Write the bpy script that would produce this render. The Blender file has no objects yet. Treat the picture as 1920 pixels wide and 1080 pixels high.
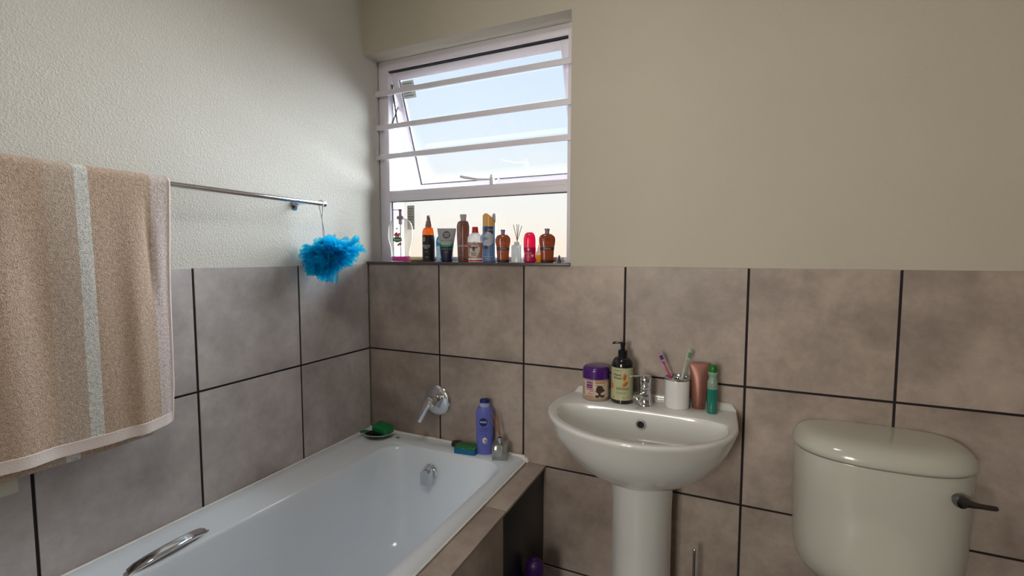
import bpy, bmesh, math, random
from math import sin, cos, pi, radians as R, sqrt, atan2
from mathutils import Vector, Matrix
random.seed(7)
scene = bpy.context.scene
COL = scene.collection

# ------------------------------------------------------------------ materials
def new_mat(name):
    m = bpy.data.materials.new(name); m.use_nodes = True
    nt = m.node_tree; nt.nodes.clear()
    out = nt.nodes.new('ShaderNodeOutputMaterial')
    return m, nt, out

def pmat(name, col, rough=.5, metal=0., spec=.5, coat=0., trans=0., ior=1.45, alpha=1., bump=None, mottling=None, sss=0.):
    m, nt, out = new_mat(name)
    b = nt.nodes.new('ShaderNodeBsdfPrincipled')
    b.inputs['Base Color'].default_value = (*col, 1)
    b.inputs['Roughness'].default_value = rough
    b.inputs['Metallic'].default_value = metal
    b.inputs['Specular IOR Level'].default_value = spec
    b.inputs['Coat Weight'].default_value = coat
    b.inputs['Coat Roughness'].default_value = .05
    b.inputs['Transmission Weight'].default_value = trans
    b.inputs['IOR'].default_value = ior
    b.inputs['Alpha'].default_value = alpha
    if sss:
        b.inputs['Subsurface Weight'].default_value = sss
        b.inputs['Subsurface Radius'].default_value = (.02, .02, .02)
    tc = nt.nodes.new('ShaderNodeTexCoord')
    if mottling:                       # (scale, amount)
        n = nt.nodes.new('ShaderNodeTexNoise'); n.inputs['Scale'].default_value = mottling[0]; n.inputs['Detail'].default_value = 4
        nt.links.new(tc.outputs['Object'], n.inputs['Vector'])
        mr = nt.nodes.new('ShaderNodeMapRange'); mr.inputs['From Min'].default_value = .3; mr.inputs['From Max'].default_value = .7
        mr.inputs['To Min'].default_value = 1 - mottling[1]; mr.inputs['To Max'].default_value = 1 + mottling[1]
        nt.links.new(n.outputs['Fac'], mr.inputs['Value'])
        vm = nt.nodes.new('ShaderNodeVectorMath'); vm.operation = 'SCALE'; vm.inputs[0].default_value = col
        nt.links.new(mr.outputs['Result'], vm.inputs['Scale']); nt.links.new(vm.outputs['Vector'], b.inputs['Base Color'])
    if bump:                           # (scale, strength, distance)
        n = nt.nodes.new('ShaderNodeTexNoise'); n.inputs['Scale'].default_value = bump[0]; n.inputs['Detail'].default_value = 3
        nt.links.new(tc.outputs['Object'], n.inputs['Vector'])
        bp = nt.nodes.new('ShaderNodeBump'); bp.inputs['Strength'].default_value = bump[1]; bp.inputs['Distance'].default_value = bump[2]
        nt.links.new(n.outputs['Fac'], bp.inputs['Height']); nt.links.new(bp.outputs['Normal'], b.inputs['Normal'])
    nt.links.new(b.outputs[0], out.inputs[0])
    return m

def thin_mat(name, col, clear=.35, gloss=.12, trl=.5, rough=.15, dens=None):
    """thin-walled plastic or glass: tinted see-through + translucent body + clear reflection"""
    m, nt, out = new_mat(name)
    tr = nt.nodes.new('ShaderNodeBsdfTransparent'); tr.inputs['Color'].default_value = (*(dens or col), 1)
    tl = nt.nodes.new('ShaderNodeBsdfTranslucent'); tl.inputs['Color'].default_value = (*col, 1)
    df = nt.nodes.new('ShaderNodeBsdfDiffuse'); df.inputs['Color'].default_value = (*col, 1)
    gl = nt.nodes.new('ShaderNodeBsdfGlossy'); gl.inputs['Roughness'].default_value = rough
    a = nt.nodes.new('ShaderNodeMixShader'); a.inputs[0].default_value = trl
    nt.links.new(df.outputs[0], a.inputs[1]); nt.links.new(tl.outputs[0], a.inputs[2])
    b = nt.nodes.new('ShaderNodeMixShader'); b.inputs[0].default_value = clear
    nt.links.new(a.outputs[0], b.inputs[1]); nt.links.new(tr.outputs[0], b.inputs[2])
    lw = nt.nodes.new('ShaderNodeLayerWeight'); lw.inputs['Blend'].default_value = .25
    mr = nt.nodes.new('ShaderNodeMapRange'); mr.inputs['To Min'].default_value = gloss * .3; mr.inputs['To Max'].default_value = min(1, gloss * 4)
    nt.links.new(lw.outputs['Facing'], mr.inputs['Value'])
    c = nt.nodes.new('ShaderNodeMixShader'); nt.links.new(mr.outputs[0], c.inputs[0])
    nt.links.new(b.outputs[0], c.inputs[1]); nt.links.new(gl.outputs[0], c.inputs[2])
    nt.links.new(c.outputs[0], out.inputs[0])
    return m

def plaster(name, col, scale, strength, dist):
    m, nt, out = new_mat(name)
    b = nt.nodes.new('ShaderNodeBsdfPrincipled'); b.inputs['Roughness'].default_value = .62; b.inputs['Specular IOR Level'].default_value = .25
    geo = nt.nodes.new('ShaderNodeNewGeometry')
    big = nt.nodes.new('ShaderNodeTexNoise'); big.inputs['Scale'].default_value = 2.3; big.inputs['Detail'].default_value = 3
    nt.links.new(geo.outputs['Position'], big.inputs['Vector'])
    ramp = nt.nodes.new('ShaderNodeMix'); ramp.data_type = 'RGBA'
    ramp.inputs[6].default_value = (*[c * .94 for c in col], 1); ramp.inputs[7].default_value = (*[c * 1.05 for c in col], 1)
    nt.links.new(big.outputs['Fac'], ramp.inputs[0]); nt.links.new(ramp.outputs[2], b.inputs['Base Color'])
    n1 = nt.nodes.new('ShaderNodeTexNoise'); n1.inputs['Scale'].default_value = scale; n1.inputs['Detail'].default_value = 3; n1.inputs['Distortion'].default_value = .6
    n2 = nt.nodes.new('ShaderNodeTexNoise'); n2.inputs['Scale'].default_value = scale * .3; n2.inputs['Detail'].default_value = 2
    for n in (n1, n2): nt.links.new(geo.outputs['Position'], n.inputs['Vector'])
    mr = nt.nodes.new('ShaderNodeMapRange'); mr.interpolation_type = 'SMOOTHSTEP'; mr.inputs['From Min'].default_value = .40; mr.inputs['From Max'].default_value = .72
    nt.links.new(n1.outputs['Fac'], mr.inputs['Value'])
    ad = nt.nodes.new('ShaderNodeMath'); ad.operation = 'MULTIPLY_ADD'; ad.inputs[1].default_value = .5
    nt.links.new(n2.outputs['Fac'], ad.inputs[0]); nt.links.new(mr.outputs[0], ad.inputs[2])
    bp = nt.nodes.new('ShaderNodeBump'); bp.inputs['Strength'].default_value = strength; bp.inputs['Distance'].default_value = dist
    nt.links.new(ad.outputs[0], bp.inputs['Height']); nt.links.new(bp.outputs['Normal'], b.inputs['Normal'])
    nt.links.new(b.outputs[0], out.inputs[0])
    return m

def tile_mat(name, ca, cb, rough=.42):
    m, nt, out = new_mat(name)
    b = nt.nodes.new('ShaderNodeBsdfPrincipled'); b.inputs['Specular IOR Level'].default_value = .45
    geo = nt.nodes.new('ShaderNodeNewGeometry')
    off = nt.nodes.new('ShaderNodeVectorMath'); off.operation = 'MULTIPLY_ADD'      # each tile gets its own print
    cmb = nt.nodes.new('ShaderNodeCombineXYZ')
    for i in range(3): nt.links.new(geo.outputs['Random Per Island'], cmb.inputs[i])
    off.inputs[1].default_value = (37, 53, 71)
    nt.links.new(cmb.outputs[0], off.inputs[0]); nt.links.new(geo.outputs['Position'], off.inputs[2])
    n1 = nt.nodes.new('ShaderNodeTexNoise'); n1.inputs['Scale'].default_value = 4.2; n1.inputs['Detail'].default_value = 6; n1.inputs['Roughness'].default_value = .6
    n2 = nt.nodes.new('ShaderNodeTexNoise'); n2.inputs['Scale'].default_value = 26; n2.inputs['Detail'].default_value = 5; n2.inputs['Roughness'].default_value = .7
    for n in (n1, n2): nt.links.new(off.outputs[0], n.inputs['Vector'])
    mr = nt.nodes.new('ShaderNodeMapRange'); mr.inputs['From Min'].default_value = .32; mr.inputs['From Max'].default_value = .68
    nt.links.new(n1.outputs['Fac'], mr.inputs['Value'])
    mx = nt.nodes.new('ShaderNodeMix'); mx.data_type = 'RGBA'; mx.inputs[6].default_value = (*ca, 1); mx.inputs[7].default_value = (*cb, 1)
    nt.links.new(mr.outputs[0], mx.inputs[0])
    m2 = nt.nodes.new('ShaderNodeMapRange'); m2.inputs['From Min'].default_value = .3; m2.inputs['From Max'].default_value = .7; m2.inputs['To Min'].default_value = .9; m2.inputs['To Max'].default_value = 1.1
    nt.links.new(n2.outputs['Fac'], m2.inputs['Value'])
    sc = nt.nodes.new('ShaderNodeVectorMath'); sc.operation = 'SCALE'
    nt.links.new(mx.outputs[2], sc.inputs[0]); nt.links.new(m2.outputs[0], sc.inputs['Scale'])
    nt.links.new(sc.outputs[0], b.inputs['Base Color'])
    m3 = nt.nodes.new('ShaderNodeMapRange'); m3.inputs['To Min'].default_value = rough - .08; m3.inputs['To Max'].default_value = rough + .1
    nt.links.new(n1.outputs['Fac'], m3.inputs['Value']); nt.links.new(m3.outputs[0], b.inputs['Roughness'])
    bp = nt.nodes.new('ShaderNodeBump'); bp.inputs['Strength'].default_value = .12; bp.inputs['Distance'].default_value = .002
    nt.links.new(n2.outputs['Fac'], bp.inputs['Height']); nt.links.new(bp.outputs['Normal'], b.inputs['Normal'])
    nt.links.new(b.outputs[0], out.inputs[0])
    return m

M = {}
M['plaster_left'] = plaster('left wall stippled paint', (.66, .635, .57), 185, .42, .0026)
M['plaster_back'] = plaster('back wall paint', (.56, .51, .415), 60, .25, .0015)
M['ceiling'] = pmat('ceiling paint', (.7, .68, .62), .8)
M['outside'] = pmat('outside white render', (.85, .85, .86), .8)
M['tile'] = tile_mat('wall tile', (.27, .212, .180), (.50, .415, .355))
M['tile_left'] = tile_mat('side wall tile', (.38, .345, .335), (.62, .565, .55))
M['grout'] = pmat('dark grout', (.018, .012, .014), .85, bump=(200, .3, .001))
M['sill'] = pmat('dark sill tile', (.09, .07, .07), .3)
M['floor'] = tile_mat('floor tile', (.04, .032, .028), (.08, .065, .058))
M['black_panel'] = pmat('black access panel', (.012, .013, .016), .35, bump=(60, .1, .001))
M['acrylic'] = pmat('white acrylic', (.80, .86, .93), .16, coat=.3)
M['ceramic'] = pmat('white vitreous china', (.70, .70, .67), .12, coat=.6)
M['ceramic_tank'] = pmat('cream vitreous china', (.56, .55, .48), .15, coat=.5)
M['silicone'] = pmat('white silicone', (.88, .87, .84), .4, bump=(90, .4, .002))
M['chrome'] = pmat('chrome', (.72, .73, .76), .1, metal=1)
M['chrome_dark'] = pmat('dark chrome', (.22, .22, .24), .2, metal=1)
M['alu'] = pmat('white powder coat', (.84, .80, .87), .38)
M['gasket_gap'] = pmat('black gasket', (.02, .02, .025), .6)
M['lamp'] = None
def C(name, col, rough=.35, **k):
    M[name] = pmat(name, col, rough, **k); return M[name]
def T(name, col, **k):
    M[name] = thin_mat(name, col, **k); return M[name]
C('silver', (.6, .6, .62), .25, metal=.9); C('white', (.78, .78, .76)); C('black', (.012, .012, .014), .3); C('grey', (.35, .34, .34)); C('darkgrey', (.08, .08, .085))

# window glass: see-through with a slight mirror
m, nt, out = new_mat('window glass')
tr = nt.nodes.new('ShaderNodeBsdfTransparent'); tr.inputs[0].default_value = (.96, .97, .97, 1)
gl = nt.nodes.new('ShaderNodeBsdfGlossy'); gl.inputs['Roughness'].default_value = .02
fr = nt.nodes.new('ShaderNodeFresnel'); fr.inputs[0].default_value = 1.45
mx = nt.nodes.new('ShaderNodeMixShader')
nt.links.new(fr.outputs[0], mx.inputs[0]); nt.links.new(tr.outputs[0], mx.inputs[1]); nt.links.new(gl.outputs[0], mx.inputs[2]); nt.links.new(mx.outputs[0], out.inputs[0])
M['glass'] = m

# ------------------------------------------------------------------ helpers
def obj(name, verts, faces, mat=None, parent=None, smooth=True, angle=38, loc=None, rot=None):
    me = bpy.data.meshes.new(name)
    me.from_pydata([tuple(v) for v in verts], [], [tuple(f) for f in faces]); me.validate(); me.update()
    bm = bmesh.new(); bm.from_mesh(me); bmesh.ops.recalc_face_normals(bm, faces=bm.faces); bm.to_mesh(me); bm.free()
    if smooth:
        me.polygons.foreach_set('use_smooth', [True] * len(me.polygons)); me.set_sharp_from_angle(angle=R(angle))
    if mat: me.materials.append(M[mat] if isinstance(mat, str) else mat)
    o = bpy.data.objects.new(name, me); COL.objects.link(o)
    if parent: o.parent = parent
    if loc: o.location = loc
    if rot: o.rotation_euler = rot
    return o

def thing(name, label, cat, loc=(0, 0, 0), rz=0, group=None):
    o = bpy.data.objects.new(name, None); COL.objects.link(o); o.empty_display_size = .02
    o.location = loc; o.rotation_euler = (0, 0, R(rz)); o['label'] = label; o['category'] = cat
    if group: o['group'] = group
    return o
def tag(o, label, cat, group=None, kind=None):
    o['label'] = label; o['category'] = cat
    if group: o['group'] = group
    if kind: o['kind'] = kind
    return o
def struct(o, label=None):
    o['kind'] = 'structure'
    if label: o['label'] = label
    return o

class MB:
    def __init__(s): s.v = []; s.f = []
    def add(s, V, F, mat=None):
        k = len(s.v); s.v += [tuple(mat @ Vector(p)) if mat else tuple(p) for p in V]; s.f += [tuple(i + k for i in f) for f in F]; return s
    def box(s, a, b, bev=0., mat=None, seg=2):
        if bev <= 0:
            x0, y0, z0 = a; x1, y1, z1 = b
            V = [(x0,y0,z0),(x1,y0,z0),(x1,y1,z0),(x0,y1,z0),(x0,y0,z1),(x1,y0,z1),(x1,y1,z1),(x0,y1,z1)]
            F = [(0,3,2,1),(4,5,6,7),(0,1,5,4),(1,2,6,5),(2,3,7,6),(3,0,4,7)]
            return s.add(V, F, mat)
        bm = bmesh.new(); bmesh.ops.create_cube(bm, size=1)
        for v in bm.verts: v.co = Vector([a[i] + (b[i] - a[i]) * (v.co[i] + .5) for i in range(3)])
        bmesh.ops.bevel(bm, geom=bm.edges[:], offset=bev, segments=seg, profile=.5, affect='EDGES')
        bm.verts.index_update()
        V = [v.co[:] for v in bm.verts]; F = [[v.index for v in f.verts] for f in bm.faces]; bm.free()
        return s.add(V, F, mat)
    def loft(s, rings, cap0=True, cap1=True, mat=None):
        n = len(rings[0]); V = [p for r in rings for p in r]; F = []
        for i in range(len(rings) - 1):
            for j in range(n):
                k = (j + 1) % n; F.append((i*n+j, i*n+k, (i+1)*n+k, (i+1)*n+j))
        if cap0: F.append(tuple(range(n - 1, -1, -1)))
        if cap1: F.append(tuple(range((len(rings) - 1) * n, len(rings) * n)))
        return s.add(V, F, mat)
    def lathe(s, prof, n=40, mat=None):
        return s.loft([[(r * cos(2*pi*j/n), r * sin(2*pi*j/n), z) for j in range(n)] for r, z in prof], mat=mat)
    def tube(s, pts, rad, n=12, mat=None):
        pts = [Vector(p) for p in pts]; rads = rad if isinstance(rad, (list, tuple)) else [rad] * len(pts)
        rings = []; up = None
        for i, p in enumerate(pts):
            t = (pts[min(i+1, len(pts)-1)] - pts[max(i-1, 0)]).normalized()
            if up is None: up = Vector((0, 0, 1)) if abs(t.z) < .9 else Vector((1, 0, 0))
            a = t.cross(up).normalized(); b = a.cross(t).normalized(); up = b
            rings.append([tuple(p + (a * cos(2*pi*j/n) + b * sin(2*pi*j/n)) * rads[i]) for j in range(n)])
        return s.loft(rings, mat=mat)
    def build(s, name, mat, parent=None, smooth=True, angle=38, **k):
        return obj(name, s.v, s.f, mat, parent, smooth, angle, **k)

def box(name, a, b, mat, parent=None, bev=0., **k): return MB().box(a, b, bev).build(name, mat, parent, **k)

# bottle profiles: list of (z, a, b, n); superellipse cross-sections
def se_ring(a, b, n, z, N=56):
    out = []
    for j in range(N):
        t = 2 * pi * j / N; c, s = cos(t), sin(t)
        out.append((a * math.copysign(abs(c) ** (2 / n), c), b * math.copysign(abs(s) ** (2 / n), s), z))
    return out
def quarter(P, z1, a1, b1=None, n1=None, m=7):
    z0, a0, b0, n0 = P[-1]; b1 = a1 if b1 is None else b1; n1 = n0 if n1 is None else n1
    for i in range(1, m + 1):
        t = i / m * pi / 2
        P.append((z0 + (z1 - z0) * sin(t), a1 + (a0 - a1) * cos(t), b1 + (b0 - b1) * cos(t), n0 + (n1 - n0) * i / m))
    return P
def scurve(P, z1, a1, b1=None, n1=None, m=8):
    z0, a0, b0, n0 = P[-1]; b1 = a1 if b1 is None else b1; n1 = n0 if n1 is None else n1
    for i in range(1, m + 1):
        t = i / m; u = t * t * (3 - 2 * t)
        P.append((z0 + (z1 - z0) * t, a0 + (a1 - a0) * u, b0 + (b1 - b0) * u, n0 + (n1 - n0) * t))
    return P
def line(P, z1, a1=None, b1=None, n1=None):
    z0, a0, b0, n0 = P[-1]
    P.append((z1, a0 if a1 is None else a1, (a1 if b1 is None and a1 is not None else b0 if b1 is None else b1), n0 if n1 is None else n1)); return P
def foot(a, b=None, n=2, z=0., r=.003):
    b = a if b is None else b
    return [(z, a - r, b - r, n), (z + r * .3, a - r * .3, b - r * .3, n), (z + r, a, b, n)]
def body(name, P, mat, parent, N=56, **k):
    return MB().loft([se_ring(a, b, n, z, N) for z, a, b, n in P]).build(name, mat, parent, **k)
def at(P, z):
    if z <= P[0][0]: return P[0][1:]
    for p, q in zip(P, P[1:]):
        if p[0] <= z <= q[0] and q[0] > p[0]:
            t = (z - p[0]) / (q[0] - p[0]); return tuple(p[i] + (q[i] - p[i]) * t for i in (1, 2, 3))
    return P[-1][1:]
def front_y(P, u, z, eps):
    a, b, n = at(P, z); q = min(abs(u) / a, .999)
    return -b * (1 - q ** n) ** (1 / n) - eps
def wrap(P, pts, eps=.0004): return [(u, front_y(P, u, z, eps), z) for u, z in pts]
def rect_decal(name, P, u0, u1, z0, z1, mat, parent, eps=.0004, nu=22, nz=10):
    pts = []; F = []
    for i in range(nz + 1):
        for j in range(nu + 1):
            z = z0 + (z1 - z0) * i / nz
            a = at(P, z)[0] * .995
            # even steps in angle so that the sheet hugs round bodies right to its edge
            t0, t1 = math.asin(max(-1, min(1, u0 / a))), math.asin(max(-1, min(1, u1 / a)))
            pts.append((a * sin(t0 + (t1 - t0) * j / nu), z))
    for i in range(nz):
        for j in range(nu): k = i * (nu + 1) + j; F.append((k, k + 1, k + nu + 2, k + nu + 1))
    return obj(name, wrap(P, pts, eps), F, mat, parent)
def blob_decal(name, P, cu, cz, ru, rz, mat, parent, eps=.0006, ang=0., power=1., n=24, wob=0.):
    pts = [(cu, cz)]; F = []
    for k in range(1, 4):
        for j in range(n):
            t = 2 * pi * j / n; w = 1 + wob * sin(5 * t + cu * 900)
            x, z = ru * cos(t) * k / 3 * w, rz * math.copysign(abs(sin(t)) ** power, sin(t)) * k / 3 * w
            pts.append((cu + x * cos(ang) - z * sin(ang), cz + x * sin(ang) + z * cos(ang)))
    for j in range(n):
        F.append((0, 1 + j, 1 + (j + 1) % n))
        for k in range(2):
            a = 1 + k * n + j; b = 1 + k * n + (j + 1) % n; F.append((a, b, b + n, a + n))
    return obj(name, wrap(P, pts, eps), F, mat, parent)
_txt = {}
def text_mesh(s, size, align='CENTER', bold=0.):
    cu = bpy.data.curves.new('t', 'FONT'); cu.body = s; cu.size = size; cu.align_x = align; cu.align_y = 'CENTER'; cu.resolution_u = 2
    cu.offset = bold
    o = bpy.data.objects.new('t', cu); COL.objects.link(o)
    dg = bpy.context.evaluated_depsgraph_get(); me = bpy.data.meshes.new_from_object(o.evaluated_get(dg))
    V = [tuple(v.co) for v in me.vertices]; F = [tuple(p.vertices) for p in me.polygons]
    bpy.data.objects.remove(o); bpy.data.curves.remove(cu); bpy.data.meshes.remove(me)
    return V, F
def text_decal(name, P, s, size, u, z, mat, parent, eps=.0009, align='CENTER', ang=0., bold=0., sx=1.):
    V, F = text_mesh(s, size, align, bold)
    pts = []
    for x, y, _ in V:
        x *= sx; pts.append((u + x * cos(ang) - y * sin(ang), z + x * sin(ang) + y * cos(ang)))
    return obj(name, wrap(P, pts, eps), F, mat, parent, smooth=False)

def axis(p, q):      # matrix taking local +Z from p towards q
    p, q = Vector(p), Vector(q); return Matrix.Translation(p) @ (q - p).to_track_quat('Z', 'Y').to_matrix().to_4x4()

# ------------------------------------------------------------------ room
CX = [0, .3884, .7884, 1.1884, 1.5884, 1.9884, 2.3884, 2.60]
CY = [0, .3948, .7948, 1.1948, 1.5948, 1.9948, 2.30]
RZ = [1.30, .9052, .4975, .0897, 0.]
W, DEP, HT = 2.60, 2.30, 2.60
PL = .004            # the paint sits 4 mm behind the tile faces
G = .0036            # half a joint
WX1, WZ0, WZ1 = .976, 1.30, 2.245

def tiles_back(x0=0):
    mb = MB()
    for i in range(len(CX) - 1):
        for j in range(len(RZ) - 1):
            mb.box((CX[i] + G, 0, RZ[j + 1] + G), (CX[i + 1] - G, .0035, RZ[j] - (G if j else 0)), .0008, seg=1)
    return mb
def tiles_side(x, sgn):
    mb = MB()
    for i in range(len(CY) - 1):
        for j in range(len(RZ) - 1):
            a, b = sorted((x, x - sgn * .0035))
            mb.box((a, -CY[i + 1] + G, RZ[j + 1] + G), (b, -CY[i] - G, RZ[j] - (G if j else 0)), .0008, seg=1)
    return mb

wb = MB()
wb.box((-.004, PL, WZ1), (W + .2, .25, HT))
wb.box((WX1, PL, -.02), (W + .2, .25, WZ1))
wb.box((-.004, PL, -.02), (WX1, .25, WZ0))
back = struct(wb.build('wall_back', 'plaster_back', smooth=False), 'cream painted back wall with the window opening above a grey tiled lower half')
box('grout', (0, .0022, 0), (W, PL + .001, RZ[0] - .001), 'grout', back)
tiles_back().build('wall_tiles', 'tile', back)
wl = struct(box('wall_left', (-.2, -DEP - .2, -.02), (-PL, .25, HT), 'plaster_left', smooth=False), 'stippled pale wall beside the bath, tiled below')
box('grout', (-PL - .001, -DEP, 0), (-.0022, .002, RZ[0] - .001), 'grout', wl)
tiles_side(0, 1).build('wall_tiles', 'tile_left', wl)
wr = struct(box('wall_right', (W + .004, -DEP - .2, -.02), (W + .2, PL, HT), 'plaster_back', smooth=False))
box('grout', (W + .0022, -DEP, 0), (W + .005, 0, RZ[0] - .001), 'grout', wr)
tiles_side(W, -1).build('wall_tiles', 'tile', wr)
DX0, DX1 = .80, 1.60
wf = MB().box((-.2, -DEP - .2, -.02), (DX0, -DEP, HT)).box((DX1, -DEP - .2, -.02), (W + .2, -DEP, HT)).box((DX0, -DEP - .2, 2.05), (DX1, -DEP, HT))
struct(wf.build('wall_front', 'plaster_back', smooth=False))
# unseen passage added beyond the open door; invented far window lets fill light in
PY0 = -3.7
wp_ = MB().box((-.2, PY0 - .12, -.02), (.25, PY0, HT)).box((1.45, PY0 - .12, -.02), (2.6, PY0, HT)).box((.25, PY0 - .12, -.02), (1.45, PY0, .5)).box((.25, PY0 - .12, 2.15), (1.45, PY0, HT))
wp_.box((-.2, PY0 - .12, -.02), (-.1, -DEP - .2, HT)).box((2.6, PY0 - .12, -.02), (2.7, -DEP - .2, HT))
struct(wp_.build('wall_passage_added', 'plaster_back', smooth=False))
pw = MB().box((.25, PY0 - .07, .5), (.30, PY0 - .03, 2.15)).box((1.40, PY0 - .07, .5), (1.45, PY0 - .03, 2.15)).box((.3, PY0 - .07, .5), (1.4, PY0 - .03, .55)).box((.3, PY0 - .07, 2.1), (1.4, PY0 - .03, 2.15)).box((.83, PY0 - .07, .55), (.87, PY0 - .03, 2.1))
struct(pw.build('window_2_added', 'alu', smooth=False))
M['door'] = pmat('white door paint', (.7, .69, .65), .4)
dr = MB().box((DX1 + .005, -3.0, .005), (DX1 + .045, -2.205 - .3, 2.045), .002)
d = struct(dr.build('door_1', 'door'))
MB().tube([(DX1 + .01, -2.93, 1.02), (DX1 - .04, -2.93, 1.02), (DX1 - .04, -2.82, 1.02)], .009).build('door_handle', 'chrome', d)
struct(box('floor', (-.2, PY0 - .12, -.1), (W + .2, .25, 0), 'floor', smooth=False))
struct(box('ceiling', (-.2, PY0 - .12, HT), (W + .2, .25, HT + .1), 'ceiling', smooth=False))
# window sill of thin dark tile
sl = MB().box((-.003, -.008, 1.3005), (WX1 + .004, .094, 1.312), .0012)
struct(sl.build('trim_1', 'sill'), 'thin dark tiled window sill')
# outer side of the wall reveals, painted white
ov = MB().box((-.0035, .135, WZ0), (.002, .27, WZ1)).box((WX1 - .002, .135, WZ0), (WX1 + .002, .27, WZ1)).box((0, .135, WZ0), (WX1, .27, WZ0 + .006)).box((0, .135, WZ1 - .003), (WX1, .27, WZ1 + .002))
struct(ov.build('trim_2', 'outside', smooth=False))

# ------------------------------------------------------------------ window
win = bpy.data.objects.new('window_1', None); COL.objects.link(win); struct(win, 'white metal window with an open top-hung sash over a fixed pane'); win.location = (0, .095, 1.312)
def wbox(name, a, b, mat, parent, bev=.0015):
    o = MB().box([a[0], a[1] - .095, a[2] - 1.312], [b[0], b[1] - .095, b[2] - 1.312], bev).build(name, mat, parent); return o
Y0, Y1 = .095, .135
fr_ = MB()
def fb(a, b, bev=.0015): fr_.box([a[0], a[1] - .095, a[2] - 1.312], [b[0], b[1] - .095, b[2] - 1.312], bev)
fb((.001, Y0, 1.312), (.055, Y1, WZ1)); fb((.934, Y0, 1.312), (WX1, Y1, WZ1))
fb((.054, Y0 + .0004, 2.199), (.935, Y1, WZ1 - .0005)); fb((.054, Y0 + .0004, 1.3125), (.935, Y1, 1.334))
fr_.build('window_frame', 'alu', win)
t_ = wbox('transom', (.054, Y0 + .0002, 1.595), (.935, Y1 + .004, 1.6445), 'alu', win)
tb = MB().box((.056, -.0016, 1.6215 - 1.312), (.933, .0002, 1.643 - 1.312), .0006); tb.build('transom_cap', 'alu', win)
gk = MB()  # top strip is dark colour standing in for the shaded gap above the sash
for a, b in (((.0545, .1, 2.193), (.9345, .132, 2.2)), ((.0545, .112, 1.334), (.0575, .118, 1.595)), ((.0545, .112, 1.5925), (.9345, .118, 1.5955))):
    gk.box([a[0], a[1] - .095, a[2] - 1.312], [b[0], b[1] - .095, b[2] - 1.312])
gk.build('gasket_gap', 'gasket_gap', win, smooth=False)
wbox('window_pane', (.055, .1135, 1.333), (.9345, .1175, 1.596), 'glass', win, 0)
# sash, hinged at its top edge
sash = MB(); L_ = .562; TH = R(20)
S = Matrix.Translation((0, .020, 2.193 - 1.312)) @ Matrix.Rotation(TH, 4, 'X')
def sb(mb, a, b, bev=.0015): mb.box(a, b, bev, mat=S)
sb(sash, (.058, -.006, -L_), (.093, .026, 0)); sb(sash, (.896, -.006, -L_), (.931, .026, 0))
sb(sash, (.092, -.0055, -.036), (.897, .025, -.0005)); sb(sash, (.092, -.0055, -L_ + .0005), (.897, .025, -L_ + .036))
so = sash.build('sash', 'alu', win)
gk2 = MB(); sb(gk2, (.0925, .004, -L_ + .034), (.0965, .010, -.034), 0); sb(gk2, (.0925, .004, -L_ + .0355), (.8965, .010, -L_ + .0385), 0)
gk2.build('gasket_gap', 'gasket_gap', so, smooth=False)
sg = MB(); sb(sg, (.092, .006, -L_ + .035), (.897, .010, -.035), 0); sg.build('glass', 'glass', so, smooth=False)
C('sticker_paper', (.55, .56, .50), .7); C('sticker_ink', (.18, .19, .19), .7); C('sticker_blue', (.12, .3, .45), .6)
st = MB(); sb(st, (.100, .0045, -.118), (.170, .0058, -.042), 0); so1 = st.build('glass_sticker', 'sticker_paper', so, smooth=False)
st = MB()
for i in range(5): sb(st, (.106, .0038, -.056 - i * .013), (.158 - (i % 2) * .012, .0044, -.052 - i * .013), 0)
st.build('print', 'sticker_ink', so1, smooth=False)
stay = MB()
for x0 in (.061,):
    stay.box((-.003, -.004, -.10), (.003, .004, .10), .001, mat=Matrix.Translation((x0 - .002, .045, .735)) @ Matrix.Rotation(R(12), 4, 'X'))
    stay.box((-.002, -.004, -.085), (.002, .004, .085), .001, mat=Matrix.Translation((x0 - .003, .060, .725)) @ Matrix.Rotation(R(-24), 4, 'X'))
stay.build('stay_arm', 'chrome_dark', win)
hd = MB().tube([(.455, -.022, .372), (.47, -.012, .368), (.53, .0, .357), (.60, .004, .353)], [.0055, .006, .005, .004])
hd.box((.590, -.006, .332), (.606, .012, .362), .002).lathe([(.0055, 0), (.0055, .022), (.003, .026)], 14, mat=Matrix.Translation((.597, .0, .348)))
hd.tube([(.62, .03, .362), (.56, .10, .352), (.50, .19, .352)], .003, 8)
hd.build('sash_handle', 'alu', win)
# paper sticker on the lower pane
pk = box('pane_sticker', (.143, .0165, .150), (.183, .0182, .262), 'sticker_paper', win, smooth=False)
pi_ = MB()
for i in range(7): pi_.box((.148, .0158, .17 + i * .0125), (.178 - (i * 5 % 3) * .004, .0164, .1735 + i * .0125))
pi_.build('print', 'sticker_ink', pk, smooth=False)
# the three burglar bars
for zc, word in ((2.0925, 'topmost'), (1.938, 'middle one'), (1.802, 'lowest')):
    o = box('burglar_bar', (-.0035, .072, zc - .0115), (WX1, .082, zc + .0115), 'alu', bev=.0015)
    tag(o, 'white flat burglar bar across the window, %s of the three' % word, 'burglar bar', 'burglar bars across the window')

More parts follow.
